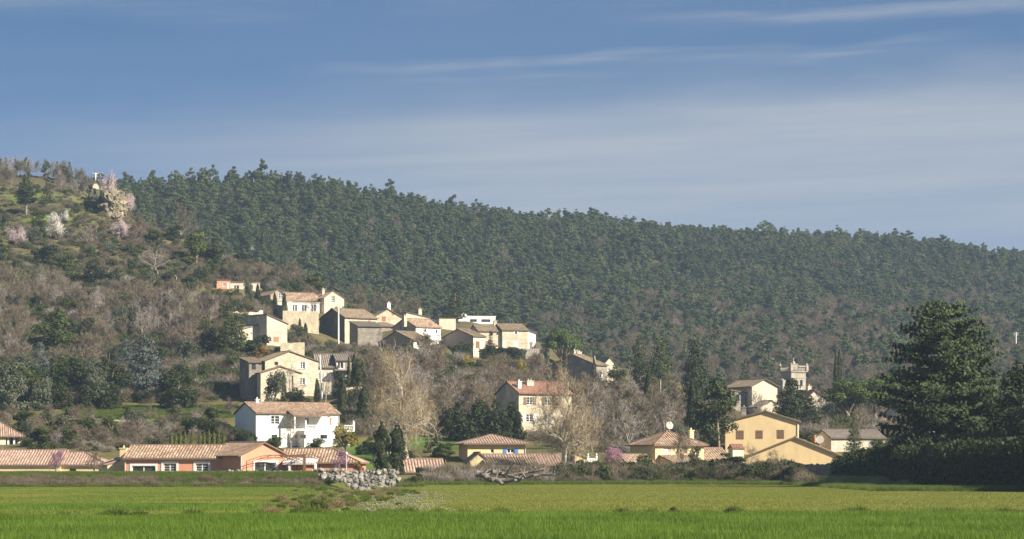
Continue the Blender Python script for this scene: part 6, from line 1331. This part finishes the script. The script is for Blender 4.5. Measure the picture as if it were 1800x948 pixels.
for i in idx_c:
    kd = PROTO['pine'][i % len(PROTO['pine'])]; hh = rng.uniform(.5, .95) * float(np.interp(pxa[i], [200, 700, 1800], [1.08, .95, .85])) * (1.25 if rng.uniform() < .12 else 1.0)
    r = empty('pine_tree', (x[i], D[i], z[i]), rng.uniform(0, 6.28), 'dark green pine on the skyline of the long wooded ridge', 'tree', 'skyline pines of the long ridge', (hh, hh, hh * rng.uniform(.9, 1.15)))
    for part, me in kd['parts'].items(): new_obj(part, me, r)

npn = sum(len(PROTO[k]) for k in ('pine',)); 
q = ~isbare & ~sel; s_ = rng.uniform(.42, .92, q.sum()) * np.where(rng.uniform(0, 1, q.sum()) < .06, 1.3, 1.0); scatter('pine_forest', 'dense dark green pine forest covering the long ridge', ['pine', 'green'], np.stack([x[q], D[q], z[q] - .3], 1), np.stack([s_ * 1.3, s_ * 1.3, s_], 1), np.where(rng.uniform(0, 1, q.sum()) < .12, npn + rng.integers(0, 3, q.sum()), rng.integers(0, npn, q.sum())), rng.uniform(0, 6.28, q.sum()))
q = isbare; s_ = rng.uniform(.45, .95, q.sum()); kk = ['bare', 'bare_mauve', 'bare_grey']; nb_ = sum(len(PROTO[k]) for k in kk)
scatter('leafless_woods', 'grey brown leafless woods on the lower far slope', kk, np.stack([x[q], D[q], z[q] - .3], 1), np.stack([s_, s_, s_ * .9], 1), rng.integers(0, nb_, q.sum()), rng.uniform(0, 6.28, q.sum()))
# ------------------------------------------------------------------ boulder wall
ROCK = [rock_mesh('boulder', 1, rng.uniform(.7, .95), rng.uniform(.65, .85), 'lime_rock', 40 + i, 3, .28, .9) for i in range(8)]
nb_ = 0
def boulder(px, py, D, r):
    global nb_
    o = new_obj('boulder', ROCK[nb_ % 8]); nb_ += 1; o.location = P(px, py, D); o.scale = (r, r, r); o.rotation_euler = (rng.uniform(-.6, .6), rng.uniform(-.6, .6), rng.uniform(0, 6.28))
    return tag(o, 'pale rough boulder in the dry boulder wall at the head of the ditch', 'boulder', 'boulders of the dry wall')
py = 829.0; row = 0
while py < 866:
    lo_x = np.interp(py, [826, 836, 850, 868], [548, 560, 606, 648]); hi_x = np.interp(py, [826, 840, 852, 868], [700, 702, 694, 662]); px = lo_x + rng.uniform(0, 6)
    while px < hi_x:
        r = rng.uniform(.16, .38) * (1.1 if py > 838 else .8); z_ = EYE + (YH - py) / F * 293; D = 291.5 + max(0, z_ + .7) * 2.2; boulder(px, py + rng.uniform(-2.5, 2.5), D, r); px += r * 1.45 * F / D
    py += 4.6; row += 1
for px in np.arange(400, 560, 5.0): boulder(px + rng.uniform(-2, 2), np.interp(px, [400, 560], [828.5, 832]) + rng.uniform(-1, 1), 304, rng.uniform(.12, .26))
# trunks and brushwood heap
def log(px0, py0, px1, py1, D, r, label):
    a, b_ = P(px0, py0, D), P(px1, py1, D - 1.5); s_ = []; n = 7; prev = Vector((0, 0, 0)); d = b_ - a
    for i in range(n):
        q = d * ((i + 1) / n) + Vector((0, rng.normal() * .12, rng.normal() * .10)); s_.append((np.array(prev), np.array(q), r * (1 - .07 * i), r * (1 - .07 * (i + 1)))); prev = q
    for i in range(4): p = d * rng.uniform(.2, .9); s_.append((np.array(p), np.array(p + Vector((rng.normal() * .7, rng.normal() * .5, abs(rng.normal()) * .7))), r * .4, r * .15))
    o = new_obj('fallen_log', seg_mesh('fallen_log', s_, MT['log'], 8)); o.location = a; tag(o, label, 'log')
log(838, 832, 884, 848, 322, .42, 'thick grey fallen trunk on the brushwood heap'); log(858, 830, 912, 842, 324, .30, 'grey fallen trunk behind the thickest one on the heap'); log(890, 838, 958, 826, 326, .20, 'long thin grey branch at the right of the heap'); log(884, 846, 930, 839, 321, .24, 'short grey log low in front of the brushwood heap')
log(930, 838, 985, 834, 324, .16, 'pale thin fallen branch farthest right of the heap')

# ------------------------------------------------------------------ banks, fields and crops
def patch(kind, size, n, H, wd, mat, seeds, spread=.5):
    for sd_ in seeds:
        r2 = np.random.default_rng(sd_); b0 = np.column_stack([r2.uniform(-size / 2, size / 2, (n, 2)), np.zeros(n)]); a = r2.uniform(0, 6.28, n); h_ = H * r2.uniform(.55, 1.25, n); ln = spread * h_ * r2.uniform(.2, 1.2, n)
        tip = b0 + np.column_stack([np.cos(a) * ln, np.sin(a) * ln, h_]); s_ = np.column_stack([np.cos(a + 1.57 + r2.normal(size=n) * .5), np.sin(a + 1.57), 0 * a]) * wd * .5
        V = np.stack([b0 - s_, b0 + s_, tip], 1).reshape(-1, 3); proto(kind, H, size, crown=np_mesh('blades', V, np.arange(3 * n).reshape(n, 3), MT[mat], np.repeat(np.clip(r2.normal(.5, .25, n), 0, 1), 3)))
patch('wheat_patch', 2.4, 1500, .24, .016, 'wheat', range(200, 204)); patch('shoot_patch', 6.0, 2200, .075, .018, 'shoots', range(204, 207)); patch('strip_patch', 3.0, 1300, .16, .018, 'wheat', range(207, 209))
patch('fresh_patch', 6.0, 2400, .085, .018, 'fresh_shoots', range(214, 216)); patch('bank_patch', 2.0, 900, .32, .016, 'grass', range(209, 212), .9)
def fieldpts(dens_step, ybf0, ybf1, halfpx=980):
    pts = []
    y = ybf0
    while y < ybf1:
        w_ = halfpx / F * y; xs = np.arange(-w_, w_, dens_step); pts.append(np.column_stack([xs + rng.uniform(-.4, .4, len(xs)) * dens_step, y + rng.uniform(-.4, .4, len(xs)) * dens_step])); y += dens_step
    return np.concatenate(pts)
def sow(name, label, kinds, p, smin=.85, smax=1.15, lift=0.0):
    n = len(p); s_ = rng.uniform(smin, smax, n); z_ = tz(p[:, 0], p[:, 1]) + lift; nk = sum(len(PROTO[k]) for k in kinds); return scatter(name, label, kinds, np.column_stack([p, z_]), np.stack([s_, s_, s_ * rng.uniform(.8, 1.2, n)], 1), rng.integers(0, nk, n), rng.uniform(0, 6.28, n))
p = fieldpts(1.9, 74, 121); edge = np.interp(p[:, 0], [-22, -6, 0, 24], [109, 117, 119, 121]) + .9 * np.sin(p[:, 0] * .9) + .7 * np.sin(p[:, 0] * 2.3 + 1) + rng.normal(size=len(p)) * .5; sow('wheat_crop', 'deep green young wheat in the near strip of the field', ['wheat_patch'], p[p[:, 1] < edge])
p = fieldpts(4.6, 112, 345); yb = np.interp(p[:, 0], BX, BY); pxp = CX + p[:, 0] / p[:, 1] * F
bare_spot = np.exp(-(((pxp - 690) / 80) ** 2)) * (p[:, 1] > 120) * (p[:, 1] < 215); ditch = (np.abs(p[:, 0] - np.interp(p[:, 1], [222, 294], [-10.6, -15.9])) < np.interp(p[:, 1], [222, 294], [.6, 4.6])) & (p[:, 1] > 215)
k = (p[:, 1] < yb - 2) & (rng.uniform(0, 1, len(p)) > bare_spot * .75) & ~ditch; lf = pxp < 640 - .9 * (p[:, 1] - 220); sow('young_crop', 'thin olive green young crop over the right hand field', ['shoot_patch'], p[k & ~lf]); sow('fresh_crop', 'fresh green young crop left of the ditch', ['fresh_patch', 'shoot_patch', 'fresh_patch'], p[k & lf])
p = fieldpts(2.2, 122, 152); pxp = CX + p[:, 0] / p[:, 1] * F; k = (pxp < 430 + 30 * np.sin(p[:, 1])) & (p[:, 1] > np.interp(pxp, [0, 430], [138, 132])); sow('green_strip', 'darker green strip of taller crop across the left field', ['strip_patch'], p[k])
# grass, brambles and dry stalks on the banks
p = []
for i in range(2600):
    px = rng.uniform(-20, 572); D = rng.uniform(291.5, 308); p.append(((px - CX) / F * D, D))
sow('bank_grass', 'rough green grass over the bank before the orange bungalow', ['bank_patch'], np.array(p), .6, 1.1)
p = []
for i in range(2100):
    px = rng.uniform(700, 1830); X = (px - CX) / F * 330; D = np.interp(X, BX, BY) + rng.uniform(-2.0, 4); p.append(((px - CX) / F * D, D))
sow('verge_grass', 'green grass verge at the far edge of the field', ['bank_patch'], np.array(p), .7, 1.4)
p = []
for i in range(420):
    px = rng.uniform(-20, 270); px = px if rng.uniform() < .8 else rng.uniform(260, 560); D = rng.uniform(292, 297); p.append(((px - CX) / F * D, D))
sow('bank_brambles', 'brown bramble and dry stalks along the grass bank', ['brambles', 'dry_tuft', 'brambles'], np.array(p), .45, .8)
p = []
for i in range(900):
    px = rng.uniform(985, 1420); X = (px - CX) / F * 332; D = np.interp(X, BX, BY) + rng.uniform(3, 10); p.append(((px - CX) / F * D, D))
sow('rough_hedge', 'rough hedge of brambles and ivy before the yellow houses', ['brush', 'dark_bush', 'brambles', 'green_bush', 'dark_bush', 'brush'], np.array(p), .42, .8)
p = []
for i in range(850):
    px = rng.uniform(706, 1420); X = (px - CX) / F * 332; D = np.interp(X, BX, BY) + rng.uniform(1, 8); p.append(((px - CX) / F * D, D))
sow('bramble_bank', 'tangled brown and green bramble bank before the right hand houses', ['brambles', 'brush', 'dark_bush', 'brambles', 'dry_tuft'], np.array(p), .28, .56)
p = []
for i in range(330):
    px = rng.normal(850, 55); X = (px - CX) / F * 328; D = np.interp(X, BX, BY) + rng.uniform(0, 8); p.append(((px - CX) / F * D, D))
sow('brushwood_heap', 'heap of tangled dry brushwood around the fallen trunks', ['brush', 'grey_brush', 'dry_tuft'], np.array(p), .38, .78)
p = []
for i in range(260):
    f = rng.uniform(0, 1); y = 120 + f * 175; c = np.interp(y, [120, 222, 294], [-9.2, -10.9, -17.5]) + rng.normal() * (1.2 + 1.2 * f); p.append((c, y))
sow('ditch_weeds', 'mixed weeds and dry grass along the ditch line', ['dry_tuft', 'grass_tuft', 'grass_tuft'], np.array(p), .25, .6)
for px, py, w_, lb in ((556, 902, 30, 'small dark leafy weed where the ditch meets the near wheat'), (1185, 903, 20, 'small dark weed at the edge of the wheat, middle of the field'), (1283, 903, 18, 'small dark weed at the wheat edge right of the other one')):
    D = 2 * F / (py + 6 - YH) if px > 600 else 124; plant('green_bush', ((px - CX) / F * D, D, 0), .42 if px > 600 else .6, w_ / F * D, 'weed', lb, 'plant')
p = []
for i in range(900):
    px = rng.uniform(120, 410); D = hit(px, rng.uniform(716, 736), 420)
    if D: p.append(((px - CX) / F * D, D))
sow('meadow_grass', 'bright green grass strip below the dark evergreens', ['bank_patch'], np.array(p), .8, 1.3)
p = []
for i in range(90):
    X = rng.uniform(-22, 24); p.append((X, np.interp(X, [-22, -6, 0, 24], [110, 118, 120, 122.5]) + rng.normal() * .8))
sow('crop_weeds', 'loose green weeds along the ragged edge of the near wheat', ['grass_tuft', 'bank_patch', 'grass_tuft'], np.array(p), .35, .75)
# stones turned up by the plough
proto('pebble', 1, 1, crown=ROCK[0]); proto('pebble', 1, 1, crown=ROCK[3])
n = 1600; y = rng.uniform(122, 240, n); pxp = rng.normal(690, 48, n); p = np.column_stack([(pxp - CX) / F * y, y]); s_ = rng.uniform(.02, .065, n); sow_ = scatter('field_stones', 'pale stones turned up in the bare patch of the field', ['pebble'], np.column_stack([p, np.zeros(n) + .04]), np.stack([s_] * 3, 1), rng.integers(0, 2, n), rng.uniform(0, 6.28, n))
bl = MB(); bl.box(-.22, .22, -.2, .2, 0, .35); bl.box(-.16, .16, -.14, .14, .353, .5); bk = bl.build('bucket', MT['pale_metal']); bk.location = P(1534, 856, 308); tag(bk, 'small pale blue bucket in the shade of the boundary hedge', 'bucket')
